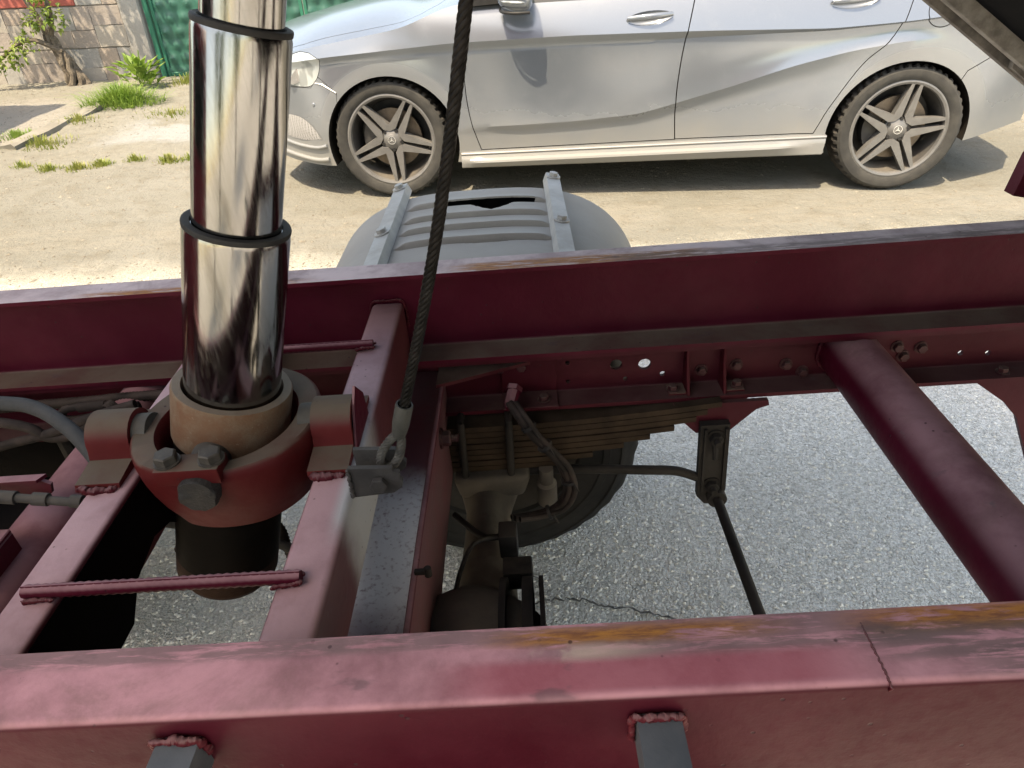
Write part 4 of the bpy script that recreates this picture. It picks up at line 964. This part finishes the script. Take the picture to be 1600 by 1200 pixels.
# mudguard over the far wheels
mg = empty('mudguard'); mg.parent = T; mg['label'] = 'cracked grey plastic mudguard with two bolted straps'
R_, Y0, Y1, zc_ = .452, 1.185, 1.705, .334
ribs = [1.355, 1.43, 1.50, 1.585]
def mg_r(th): return ((abs(cos(th))/.405)**3+(abs(sin(th))/.434)**3)**(-1/3)
def mg_surface():
    ths = np.concatenate([np.linspace(radians(24), radians(62), 16)[:-1], np.linspace(radians(62), radians(118), 170), np.linspace(radians(118), radians(156), 16)[1:]]); yv = np.linspace(Y0, Y1, 240)
    bm = bmesh.new(); G = []
    for th in ths:
        row = []; x0 = mg_r(th)*cos(th)
        for y in yv:
            r_ = mg_r(th)
            ed = (min(y-Y0, Y1-y))/.03
            r_ -= .02*max(0, 1-ed)**2
            px = cx+x0
            inx = 1/(1+exp((abs(px-(-.062))-.152)/.006))*(1 if sin(th) > 0 else 0)
            for yy in ribs:
                d = (y-yy)/.0048
                f_ = (y-yy)/.055
                if 0 <= f_ < 1: r_ += .0105*inx*(1-f_)**1.4
                r_ -= .007*inx*exp(-(d+.6)**4)
            row.append(bm.verts.new((cx+r_*cos(th), y, zc_+r_*sin(th))))
        G.append(row)
    # splits: drop faces inside the torn slots
    def torn(x, y):
        u_ = (x+.20)/.27
        a = 1.585+.006
        if -.135 < x < .072:
            t = (x+.135)/.207
            lo = 1.583-.062*max(0, 1-abs(t-.52)/.30)**1.5-.022*t*(1-t)+.0012*sin(70*t)
            if lo < y < a+.008*sin(pi*t)+.001*sin(43*t): return True
        if -.13 < x < .06:
            t = (x+.13)/.19
            if 1.353-.014*sin(pi*t) < y < 1.3535: return True
        return False
    for i in range(len(ths)-1):
        for j in range(len(yv)-1):
            c = (G[i][j].co+G[i+1][j+1].co)/2
            if c.z > .7 and torn(c.x, c.y): continue
            bm.faces.new((G[i][j], G[i][j+1], G[i+1][j+1], G[i+1][j]))
    bmesh.ops.delete(bm, geom=[v for v in bm.verts if not v.link_faces], context='VERTS')
    bmesh.ops.recalc_face_normals(bm, faces=bm.faces)
    bmesh.ops.solidify(bm, geom=bm.faces[:], thickness=.004)
    return bm
tp(mg_surface(), 'guard_shell', M['fender'], mg, 40)
bm = bmesh.new(); la, lb2 = [], []
for k in range(61):
    th = radians(24+132*k/60); RR_ = mg_r(th); la.append(bm.verts.new((cx+(RR_-.012)*cos(th), Y1-.002, zc_+(RR_-.012)*sin(th)))); lb2.append(bm.verts.new((cx+(RR_-.088)*cos(th), Y1+.004, zc_+(RR_-.088)*sin(th))))
for k in range(60): bm.faces.new((la[k], la[k+1], lb2[k+1], lb2[k]))
bmesh.ops.solidify(bm, geom=bm.faces[:], thickness=.004); tp(bm, 'dark_guard_skirt', M['blackplastic'], mg, 40)  # added skirt, black so the torn slot looks dark inside
for x, dx in ((-.250, 0), (.116, 0)):
    bm = bmesh.new(); hw = .020
    th0 = min((abs(mg_r(t)*cos(t)-(x-cx)), t) for t in np.linspace(.4, 2.74, 2000))[1]
    q0, q1 = [Vector((mg_r(t)*cos(t), 0, mg_r(t)*sin(t))) for t in (th0-.02, th0+.02)]
    tdir = (q1-q0).normalized(); n = Vector((tdir.z, 0, -tdir.x))
    c0 = Vector((cx, 0, zc_))+(q0+q1)/2+n*.001
    sec = [(-hw, 0), (-hw+.004, .022), (hw-.004, .022), (hw, 0)]
    vsA = [bm.verts.new(c0+Vector((0, 1.15, 0))+tdir*a+n*b) for a, b in sec]; vsB = [bm.verts.new(c0+Vector((0, 1.735, 0))+tdir*a+n*b) for a, b in sec]
    bm.faces.new(vsA); bm.faces.new(vsB[::-1])
    for i in range(4): bm.faces.new((vsA[i], vsB[i], vsB[(i+1) % 4], vsA[(i+1) % 4]))
    tp(bm, 'strap', M['galv'], mg, 30, bevel=(.003, 2))
    for y in (1.41, 1.705): link(BIGG, 'bolt', mg, mw=align(c0+Vector((0, y, 0))+n*.0225, n))

# raised tipper body (floor seen from below at the top right corner)
body = empty('tipper_body'); body.parent = T; body['label'] = 'raised tipper body seen from its black underside'
BA = radians(34.8); HX, HZ = 1.33, .823
bmat = Matrix.Translation((HX, 0, HZ)) @ Matrix.Rotation(BA, 4, 'Y')      # local -x climbs to the front
LB_ = 3.75
def bp(bm, name, mat, **k):
    bmesh.ops.transform(bm, matrix=bmat, verts=bm.verts, space=Matrix.Identity(4)); return tp(bm, name, mat, body, **k)
bm = bmesh.new(); box(bm, -LB_, .10, -.28, 1.655, .045, .06); bp(bm, 'floor_plate', M['bodyunder'], smooth=0)
bm = bmesh.new(); box(bm, -LB_, .10, 1.700, 1.722, .0, .07); bp(bm, 'edge_angle', M['bodyedge'], smooth=30, bevel=(.003, 2), label='grimy lower edge of the body side')
bm = bmesh.new(); box(bm, -LB_, .10, 1.655, 1.684, .012, .061); bp(bm, 'edge_batten', M['batten'], smooth=30, bevel=(.004, 2))
for sx in (-.52, -.16, -.9, -1.3): bm = bmesh.new(); prism(bm, [(sx-.06, .004), (sx+.03, .004), (sx+.05, .03), (sx-.08, .03)], 'y', 1.6835, 1.7005); bp(bm, 'edge_cleat', M['bodyedge'], smooth=30)
for sx in np.arange(-LB_+.1, -.1, .42): bm = bmesh.new(); box(bm, sx-.025, sx+.025, -.28, 1.25, .0, .0448); bp(bm, 'cross_bearer', M['bodyunder'], smooth=30, bevel=(.004, 1))
bm = bmesh.new(); box(bm, -LB_, .10, 1.684, 1.70, .062, .5); bp(bm, 'side_wall', M['bodyside'], smooth=0)
bm = bmesh.new(); box(bm, -LB_, .10, -.32, -.281, .0, .5); bp(bm, 'side_wall', M['bodyside'], smooth=0)
bm = bmesh.new(); box(bm, -LB_-.03, -LB_, -.32, 1.72, .0, .6); bp(bm, 'head_board', M['bodyside'], smooth=0)
# cab (beyond the hose end of the frame)
cab = empty('truck_cab'); cab.parent = T
bm = bmesh.new(); prism(bm, [(-3.9, .45), (-2.25, .45), (-2.25, 1.9), (-2.4, 2.05), (-3.4, 2.02), (-3.85, 1.3)], 'y', -.2, 1.62); tp(bm, 'cab_shell', M['bodyside'], cab, 30, bevel=(.04, 2))
bm = bmesh.new(); box(bm, -2.252, -2.235, .1, 1.3, 1.25, 1.75); tp(bm, 'rear_window', M['glass'], cab, 30, bevel=(.005, 1))
# hinge bracket at the tail
bm = bmesh.new(); prism(bm, [(.983, .797), (1.35, .71), (1.35, .93), (1.03, .93), (.995, .87)], 'y', 1.315, 1.345); tp(bm, 'tail_bracket', M['maroon'], smooth=25, bevel=(.003, 1), label='maroon hinge bracket by the tail')
bm = bmesh.new(); lathe(bm, [(0, 0), (.03, 0), (.03, 1.5), (0, 1.5)], 24, align((1.36, -.02, .80), (0, 1, 0))); tp(bm, 'hinge_shaft', M['darksteel'], smooth=40)

# ------------------------------------------------------------------ the silver hatchback (local x to its tail, y away from the truck)
CAR = empty('parked_car', (-.669, 3.976, 0), radians(-4.65), 'dusty silver hatchback with five-star alloy wheels parked beyond the truck', 'car')
def itp(tab, u):
    return float(np.interp(u, [a for a, b in tab], [b for a, b in tab]))
def sm(tab):
    xs_ = np.linspace(-.95, 3.5, 400); v = np.interp(xs_, [a for a, b in tab], [b for a, b in tab]); k = np.hanning(25); k /= k.sum()
    vp = np.pad(v, 12, mode='edge'); v = np.convolve(vp, k, 'valid'); return list(zip(xs_, v))
ZS = sm([(-.9, .36), (.4, .375), (.486, .384), (1.016, .408), (1.349, .437), (1.542, .489), (1.823, .566), (2.093, .648), (2.356, .708), (2.6, .745), (3.4, .77)])
ZC = sm([(-.9, .67), (-.31, .75), (.37, .80), (1.0, .818), (1.64, .82), (2.25, .812), (2.6, .832), (3.0, .875), (3.4, .90)])
ZE = sm([(-.9, .70), (-.6, .745), (-.41, .790), (.13, .872), (.31, .940), (.45, .975), (1.0, .985), (2.3, 1.03), (3.42, 1.08)])
Z0 = sm([(-.9, .21), (-.4, .185), (-.33, .19), (.4, .2), (2.3, .21), (2.9, .235), (3.04, .25), (3.4, .30)])
def sstep(a, b, x): t = min(1, max(0, (x-a)/(b-a))); return t*t*(3-2*t)
def plan(u):
    w = 0
    if u < -.22: w -= .42*((-.22-u)/.68)**2.2
    if u > 2.75: w -= .24*((u-2.75)/.67)**2
    return w
def wside(u, z):
    zs, zc, ze, z0 = itp(ZS, u), itp(ZC, u), itp(ZE, u), itp(Z0, u)
    As = sstep(.3, .75, u)*(1-sstep(2.5, 2.85, u))
    Ac = .35+.65*sstep(-.35, .2, u)*(1-.5*sstep(2.55, 3.0, u))
    if z >= zc: w = .034-.36*(z-zc)-.5*(z-zc)**2*(1 if u > .2 else .5)
    elif z >= zs:
        t = (z-zs)/(zc-zs)
        w = (.010+As*(.020*(1-t)**2.0-.006*t*(1-t)*4))+.006*t+Ac*.020*sstep(.90, 1, t)-.0*t
    else:
        s = (zs-z)/max(.01, zs-z0); w = .010+As*(.020-.020*sstep(0, .16, s))-.012*s
    for cx_ in (.02, 2.68):
        d = math.hypot((u-cx_)/1.03, z-.30); w += .013*(1-sstep(.36, .52, d))
    return w+plan(u)
NU = 136; us = np.linspace(-.86, 3.42, NU)
bm = bmesh.new(); rows = []
for u in us:
    u = float(u); zs, zc, ze, z0 = itp(ZS, u), itp(ZC, u), itp(ZE, u), itp(Z0, u)
    zz = list(np.linspace(z0, zs, 11)[:-1])+list(np.linspace(zs, zc, 21)[:-1])+list(np.linspace(zc, ze, 9))
    side = [(wside(u, z+1e-6 if z < ze-1e-6 else z), z) for z in zz]
    if u < -.6:      # nose falls away
        k = (-.6-u)/.26; side = [(w, z-(z-.45)*.16*k*k) for w, z in side]
    we, ze2 = side[-1]; crown = .135-.06*sstep(-.2, .45, u) if u < .45 else .03
    top = []
    for k in range(1, 13):
        t = k/12; top.append((we+(-.855-we)*t, ze2+crown*(1-(1-t)**2.2)))
    half = [(-.855, z0+.0), (-.45, z0), (side[0][0]-.08, z0-.0)]+side+top
    row = [bm.verts.new((u, -w, z)) for w, z in half]
    row2 = [bm.verts.new((u, 1.71+w, z)) for w, z in half[1:-1]][::-1]
    rows.append(row+row2)
n = len(rows[0])
for i in range(NU-1):
    for k in range(n): bm.faces.new((rows[i][k], rows[i][(k+1) % n], rows[i+1][(k+1) % n], rows[i+1][k]))
bm.faces.new(rows[0]); bm.faces.new(rows[-1][::-1])
bodyo = finish(bm, 'body_shell', [M['silver'], M['well']], CAR, 0)
def cutter(fn, mi=1):
    bm = bmesh.new(); fn(bm)
    for f in bm.faces: f.material_index = mi
    return finish(bm, 'cut', [M['silver'], M['well']], CAR, 0)
def wells(bm):
    for cx_ in (.02, 2.68):
        for y0, y1 in ((-.3, .34), (1.37, 2.0)):
            lathe(bm, [(0, y0), (.352, y0), (.352, y1), (0, y1)], 64, Matrix(((1.035, 0, 0, cx_), (0, 0, 1, 0), (0, -1, 0, .302), (0, 0, 0, 1))))
boolean(bodyo, cutter(wells))
def offset2(poly, d):
    n = len(poly); A = sum(poly[i][0]*poly[(i+1) % n][1]-poly[(i+1) % n][0]*poly[i][1] for i in range(n)); s = 1 if A > 0 else -1; out = []
    for i in range(n):
        p0, p1, p2 = Vector(poly[i-1]), Vector(poly[i]), Vector(poly[(i+1) % n])
        e1, e2 = (p1-p0).normalized(), (p2-p1).normalized(); n1, n2 = Vector((e1.y, -e1.x))*s, Vector((e2.y, -e2.x))*s
        b = (n1+n2); b = b.normalized() if b.length > 1e-4 else n1; out.append(tuple(p1+b*d/max(.35, b.dot(n1))))
    return out
def panel(poly, name, mats=None, axis='y', a=-.35, b=.065, gap=.0022, label=None):
    """cut a panel out of the shell along an outline and leave a shut line"""
    cut_in = cutter(lambda bm: prism(bm, offset2(poly, -gap), axis, a, b)); cut_out = cutter(lambda bm: prism(bm, offset2(poly, gap), axis, a, b+.001))
    p = dupobj(bodyo, name); boolean(p, cut_in, 'INTERSECT')
    for k in range(1, 6):            # nudge the outline if the solver returns nothing
        if len(p.data.polygons) > 20: break
        p.data = bodyo.data.copy(); p.data.name = name
        boolean(p, cutter(lambda bm: prism(bm, [(x_+.00037*k, y_+.00023*k) for x_, y_ in offset2(poly, -gap-.0001*k)], axis, a-.013*k, b-.0007*k)), 'INTERSECT', solver='EXACT' if k % 2 == 0 else 'FAST')
    boolean(bodyo, cut_out, 'DIFFERENCE')
    if mats:
        p.data.materials.clear(); [p.data.materials.append(m_) for m_ in mats]
    if label: p['label'] = label
    return p
def curve2(pts, m=5): return [(p.x, p.y) for p in spline([(a, b, 0) for a, b in pts], m)]
g1 = curve2([(.43, .98), (.431, .86), (.433, .732), (.438, .547), (.460, .40), (.502, .262)])
g2 = curve2([(1.543, .296), (1.532, .42), (1.53, .552), (1.549, .76), (1.585, .954), (1.595, 1.02)])
door1 = panel(g1+[q for q in g2 if q[1] < .97]+[(1.592, 1.012), (.43, 1.003)], 'door', label='front side door with the mirror shadow on it')
g3 = curve2([(2.256, .314), (2.275, .36), (2.317, .455), (2.431, .648), (2.551, .773), (2.606, .921), (2.62, 1.0)])
door2 = panel([(1.5445, .298)]+g3+[(2.62, 1.06), (1.61, 1.05)]+[(a+.001, b) for a, b in g2[::-1]][:-1], 'door', label='rear side door')
hood = panel([(-.80, .30), (-.62, .125), (-.41, .062), (-.1, .065), (.13, .075), (.22, .095), (.31, .15), (.36, .24), (.40, .45), (.42, .855), (.40, 1.26), (.36, 1.47), (.31, 1.56), (.13, 1.635), (-.41, 1.648), (-.62, 1.585), (-.80, 1.41)], 'hood', None, 'z', .62, 1.3)
bump = panel([(-.345, .655), (-.253, .575), (-.27, .45), (-.28, .05), (-.95, .05), (-.95, .60), (-.5, .60), (-.40, .60)], 'front_bumper', None, 'y', -.35, 2.06, .0012)
rbump = panel([(2.95, .598), (3.06, .65), (3.5, .68), (3.5, .1), (2.9, .1), (2.9, .5)], 'rear_bumper', None, 'y', -.35, 2.06)
lampo = panel(curve2([(-.317, .742), (-.330, .69), (-.362, .635), (-.41, .606), (-.50, .605), (-.66, .61)], 3)+[(-.68, .70), (-.55, .745), (-.42, .779), (-.37, .772)], 'headlamp', [M['lamp'], M['carblack']], 'y', -.35, .25, .0016)
flap = panel([(2.755+.075*cos(t), .872+.072*sin(t)) for t in np.linspace(0, 2*pi, 29)[:-1]], 'fuel_flap', None, 'y', -.35, .08, .002)
hx, hz = 1.395, .885
for d_, hx, hz in ((door1, 1.375, .884), (door2, 2.345, .925)):
    yy = -wside(hx, hz)
    bm = bmesh.new(); bmesh.ops.create_uvsphere(bm, u_segments=28, v_segments=18, radius=1, matrix=Matrix.Translation((hx, yy-.004, hz)) @ Matrix.Rotation(radians(-6), 4, 'Y') @ Matrix.Diagonal((.118, .026, .036, 1)))
    for f in bm.faces: f.material_index = 0
    boolean(d_, finish(bm, 'cut', [M['silver'], M['well']], CAR, 0))
    bm = bmesh.new(); P = []
    for k in range(15):
        t = k/14; P.append((hx-.110+.215*t, yy-.012-.016*sin(pi*t), hz-.002+.014*t-.0*sin(pi*t)))
    rings = sweep(bm, P, [.006+.0075*sin(pi*min(1, max(0, .1+.85*k/14)))**.5 for k in range(15)], 12)
    for v in bm.verts: v.co.z = hz+(v.co.z-hz)*1.15
    h_ = finish(bm, 'handle', M['silver'], d_, 50)
for o in (bodyo, door1, door2, hood, bump, rbump, lampo, flap): smooth_obj(o, 28)
bump_grille = None
bm = bmesh.new()      # lower intake mesh on the bumper corner
gp = curve2([(-.385, .335), (-.43, .40), (-.50, .445), (-.60, .45), (-.66, .40), (-.62, .335), (-.5, .32)], 3)
def on_side(u, z, d): return (u, -wside(u, z)-d, z)
c_ = (sum(p[0] for p in gp)/len(gp), sum(p[1] for p in gp)/len(gp)); cv = bm.verts.new(on_side(*c_, .006)); ring_ = [bm.verts.new(on_side(a, b, .003)) for a, b in gp]; ring2 = [bm.verts.new(on_side(c_[0]+(a-c_[0])*.5, c_[1]+(b-c_[1])*.5, .006)) for a, b in gp]
for i in range(len(gp)):
    j = (i+1) % len(gp); bm.faces.new((ring_[i], ring_[j], ring2[j], ring2[i])); bm.faces.new((ring2[i], ring2[j], cv))
finish(bm, 'intake_mesh', M['grille'], bump, 40)
bm = bmesh.new(); sweep(bm, [on_side(a, b, .004) for a, b in curve2([(-.36, .30), (-.43, .285), (-.55, .29), (-.68, .31)], 4)], .010, 10); finish(bm, 'bumper_lip', M['silver'], bump, 50)
bm = bmesh.new(); sweep(bm, [on_side(a, b, .004) for a, b in curve2([(-.36, .225), (-.45, .215), (-.6, .23), (-.72, .24)], 4)], .013, 10); finish(bm, 'bumper_lip', M['silver'], bump, 50)
bm = bmesh.new(); lathe(bm, [(0, .006), (.007, .005), (.011, .0), (0, 0)], 16, align(on_side(-.40, .515, 0), (-.25, -1, 0))); finish(bm, 'parking_sensor', M['silver'], bump, 40)
bm = bmesh.new(); sweep(bm, [on_side(a, b, .002) for a, b in ((-.37, .625), (-.33, .62), (-.255, .578))], .0028, 6); finish(bm, 'shut_line', M['chromelamp'], bump, 50)
bm = bmesh.new(); prism(bm, [on_side(-.47, .69, 0)[:1]+(.69,), (-.44, .71), (-.455, .63), (-.50, .615), (-.53, .63)], 'y', -wside(-.47, .65)-.004, -wside(-.47, .65)+.03); finish(bm, 'lamp_reflector', M['chromelamp'], lampo, 40, bevel=(.006, 2))
# side skirt
bm = bmesh.new(); A_s = []
pr = lambda zt, zb: [(-.03, zt+.004), (.030, zt), (.034, zt-.006), (.030, zt-.016), (.036, zt-.030), (.052, zt-.040), (.056, zt-.050), (.050, zt-.060), (.036, zb+.008), (.02, zb), (-.06, zb)]
R0 = []
for k in range(41):
    t = k/40; u = .392+(2.312-.392)*t; zt, zb = .2515+(.306-.2515)*t, .168+(.206-.168)*t
    f = sstep(0, .06, t)*(1-sstep(.86, .97, t))
    sec = [(w if w < .04 else .036+(w-.036)*f, z) for w, z in pr(zt, zb)]
    R0.append([bm.verts.new((u+(.008 if k == 40 else 0)*(z-zb)/.08, -w, z)) for w, z in sec])
for i in range(40):
    for k in range(10): bm.faces.new((R0[i][k], R0[i][k+1], R0[i+1][k+1], R0[i+1][k]))
    bm.faces.new((R0[i][10], R0[i][0], R0[i+1][0], R0[i+1][10]))
bm.faces.new(R0[0]); bm.faces.new(R0[-1][::-1]); finish(bm, 'side_skirt', M['silver'], CAR, 25)
# glasshouse and roof
gh = [(.44, 1.0, .06, .855), (.62, 1.13, .16, .30), (1.05, 1.36, .25, .2), (1.5, 1.40, .27, .2), (2.3, 1.385, .28, .2), (2.9, 1.25, .27, .2), (3.2, 1.06, .20, .2)]
bm = bmesh.new(); GR = []
for (u, zt, ins, _) in gh:
    zb = itp(ZE, u)-.02; q = [(.02+.01, zb), (.045, zb+.03), (ins*.8+.02, zb+(zt-zb)*.8), (ins+.02, zt-.01), (.5, max(zt, zb)+.02), (.855, max(zt, zb)+.03)]
    GR.append([bm.verts.new((u, y, z)) for y, z in q]+[bm.verts.new((u, 1.71-y, z)) for y, z in q[:-1][::-1]])
m_ = len(GR[0])
for i in range(len(GR)-1):
    for k in range(m_-1): bm.faces.new((GR[i][k], GR[i][k+1], GR[i+1][k+1], GR[i+1][k]))
finish(bm, 'window_glass', M['glass'], CAR, 40)
bm = bmesh.new(); RR = []
for (u, zt, ins, _) in gh[2:6]: RR.append([bm.verts.new((u, y, z)) for y, z in ((ins, zt-.02), (ins+.03, zt+.005), (.5, zt+.035), (.855, zt+.045), (1.21, zt+.035), (1.68-ins, zt+.005), (1.71-ins, zt-.02))])
for i in range(len(RR)-1):
    for k in range(6): bm.faces.new((RR[i][k], RR[i][k+1], RR[i+1][k+1], RR[i+1][k]))
finish(bm, 'roof', M['silver'], CAR, 40)
bm = bmesh.new(); prism(bm, [(.44, .955), (.66, .968), (.68, 1.10), (.60, 1.08)], 'y', .0, .045); finish(bm, 'mirror_sail', M['carblack'], CAR, 30, bevel=(.006, 2))
bm = bmesh.new(); sweep(bm, spline([(.44, .008, .962), (.50, .008, 1.02), (.62, .03, 1.10), (.9, .12, 1.28)], 5), .010, 8); finish(bm, 'window_seal', M['carblack'], CAR, 50)
bm = bmesh.new(); sweep(bm, [(.66+.05*i, -wside(.66+.05*i, itp(ZE, .66+.05*i))+.004, itp(ZE, .66+.05*i)+.002) for i in range(40)], .006, 8); finish(bm, 'waist_seal', M['carblack'], CAR, 50)
# door mirror
mir = empty('door_mirror'); mir.parent = CAR
bm = bmesh.new(); bmesh.ops.create_cube(bm, size=1); bmesh.ops.subdivide_edges(bm, edges=bm.edges[:], cuts=5, use_grid_fill=True)
for v in bm.verts:
    c = v.co.copy(); s_ = Vector((c.x*2, c.y*2, c.z*2)); L_ = (abs(s_.x)**3.4+abs(s_.y)**3.4+abs(s_.z)**3.4)**(1/3.4); s_ = s_/L_
    fr = 1-.28*max(0, -s_.x); v.co = Vector((.715+s_.x*.088, -.068+s_.y*.085-.02*s_.x, 1.015+s_.z*.085*fr*(1+.12*s_.y)))
finish(bm, 'mirror_shell', M['silver'], mir, 60)
bm = bmesh.new(); sweep(bm, [(.70, .03, .965), (.705, -.03, .962), (.71, -.06, .958)], [.03, .026, .03], 10); finish(bm, 'mirror_foot', M['carblack'], mir, 50)
for z in (.985, 1.012):
    bm = bmesh.new(); sweep(bm, spline([(.640, -.07, z+.004), (.665, -.135, z), (.735, -.158, z-.004), (.775, -.150, z-.004)], 5), .005, 8); finish(bm, 'indicator_strip', M['lamp'], mir, 50)
bm = bmesh.new(); sweep(bm, spline([(.638, -.03, .945), (.655, -.115, .94), (.72, -.152, .936), (.79, -.145, .937)], 5), .007, 8); finish(bm, 'mirror_lip', M['carblack'], mir, 50)
# wheels
MY = Matrix(((1, 0, 0, 0), (0, 0, 1, 0), (0, -1, 0, 0), (0, 0, 0, 1)))     # lathe z -> y (0 = outer face, + inwards)
def car_tyre():
    bm = bmesh.new(); N_ = 144
    pr = [(.238, .012), (.243, .004), (.255, -.004), (.275, -.009), (.292, -.007), (.303, .002), (.310, .013), (.3165, .024), (.318, .05), (.3185, .11), (.318, .165), (.31, .20), (.275, .215), (.238, .20)]
    lathe(bm, pr, N_, MY)
    for f in bm.faces:
        c = f.calc_center_median(); r_ = math.hypot(c.x, c.z)
        if r_ > .309: f.material_index = 1
    for v in bm.verts:
        r_ = math.hypot(v.co.x, v.co.z)
        if r_ > .309 and v.co.y < .03:
            k = round(atan2(v.co.z, v.co.x)/(2*pi)*N_) % 3
            if k == 0: v.co.x *= .960; v.co.z *= .960; v.co.y += .008
        elif r_ > .312:
            k = round(atan2(v.co.z, v.co.x)/(2*pi)*N_+v.co.y*80) % 3
            if k == 0: v.co.x *= .972; v.co.z *= .972
    return finish(bm, 'tyre', [M['cartyre'], M['cartread']], smooth=25, mesh_only=True)
def star_rim(parent, ph):
    bm = bmesh.new(); lathe(bm, [(.222, .018), (.226, .004), (.236, .0), (.2445, .003), (.246, .012), (.240, .03), (.222, .03)], 72, MY, close=True); finish(bm, 'rim_lip', M['alloy'], parent, 40)
    bm = bmesh.new(); lathe(bm, [(.2235, .02), (.218, .06), (.205, .12), (.20, .19), (.19, .19), (.195, .115), (.212, .05)], 64, MY, close=True); finish(bm, 'rim_barrel', M['alloyin'], parent, 40)
    for k in range(5):
        a0 = radians(ph+36+72*k); bm = bmesh.new()
        for s in (-1, 1):
            a1 = a0+s*radians(30.5); c0 = Vector((cos(a0), sin(a0))); t0 = Vector((-sin(a0), cos(a0)))*s
            o_in = [c0*.046-t0*0, c0*.085-t0*0, ]
            p_tip_in = Vector((cos(a1-s*.030), sin(a1-s*.030)))*.2265; p_tip_out = Vector((cos(a1+s*.036), sin(a1+s*.036)))*.2265
            elbow_in = c0*.083; elbow_out = c0*.060+t0*.034
            poly = [c0*.048, elbow_in, p_tip_in, p_tip_out, elbow_out]
            if s < 0: poly = poly[::-1]
            front = [bm.verts.new((p.x, .004+.014*max(0, 1-p.length/.22), p.y)) for p in poly]
            back = [bm.verts.new((c.co.x*.99, c.co.y+.045, c.co.z*.99)) for c in front]
            bm.faces.new(front); bm.faces.new(back[::-1])
            for i in range(5): bm.faces.new((front[i], back[i], back[(i+1) % 5], front[(i+1) % 5]))
        sp_ = finish(bm, 'spoke', M['alloy'], parent, 30, bevel=(.0035, 2))
    bm = bmesh.new(); lathe(bm, [(0, .0105), (.026, .0105), (.030, .013), (.036, .016), (.050, .020), (.064, .034), (.064, .05), (0, .05)], 48, MY); finish(bm, 'hub_cap', M['alloy'], parent, 40)
    bm = bmesh.new()
    for k in range(3):
        a = radians(90+120*k); c = Vector((cos(a), sin(a))); t = Vector((-c.y, c.x)); prism(bm, [tuple(c*.019), tuple(t*.0032), tuple(-t*.0032)], 'y', .0085, .0106)
    lathe(bm, [(.0195, .0085), (.022, .0085), (.022, .0106), (.0195, .0106)], 28, MY, close=True); finish(bm, 'star_emblem', M['chromelamp'], parent, 30)
    bm = bmesh.new()
    for k in range(5):
        a = radians(ph+72*k); lathe(bm, [(0, 0), (.0085, 0), (.0085, .01), (0, .01)], 12, Matrix.Translation((.054*cos(a), .016, .054*sin(a))) @ MY)
    finish(bm, 'lug_bolts', M['carblack'], parent, 30, kind='stuff')
    bm = bmesh.new(); lathe(bm, [(.06, .075), (.158, .075), (.158, .095), (.06, .095)], 48, MY, close=True); lathe(bm, [(0, .06), (.075, .06), (.075, .1), (0, .1)], 32, MY); finish(bm, 'brake_disc', M['disc'], parent, 40)
    bm = bmesh.new(); prism(bm, [(.09*cos(radians(t)), .09*sin(radians(t))) for t in range(150, 211, 12)]+[(.165*cos(radians(t)), .165*sin(radians(t))) for t in range(210, 149, -12)], 'y', .058, .12); finish(bm, 'brake_caliper', M['alloyin'], parent, 40, bevel=(.006, 2))
    bm = bmesh.new(); lathe(bm, [(0, .14), (.21, .14), (.21, .15), (0, .15)], 40, MY); finish(bm, 'back_plate', M['carblack'], parent, 40)
CT = car_tyre()
for u, ph, lb in ((.004, 59.5, 'front wheel with dusty star spokes'), (2.690, 80, 'rear wheel with dusty star spokes')):
    wv = empty('wheel', (u, 0, .318)); wv.parent = CAR; wv['label'] = lb
    link(CT, 'tyre', wv); star_rim(wv, ph)
for u in (.004, 2.690):
    wv = empty('wheel', (u, 1.71, .318), pi); wv.parent = CAR; link(CT, 'tyre', wv)
    bm = bmesh.new(); lathe(bm, [(0, .03), (.2, .03), (.24, .01), (.24, .05), (0, .06)], 40, MY); finish(bm, 'rim', M['alloyin'], wv, 40)
bm = bmesh.new(); box(bm, -.30, 3.1, .25, 1.46, .18, .30); finish(bm, 'underbody', M['well'], CAR, 0)
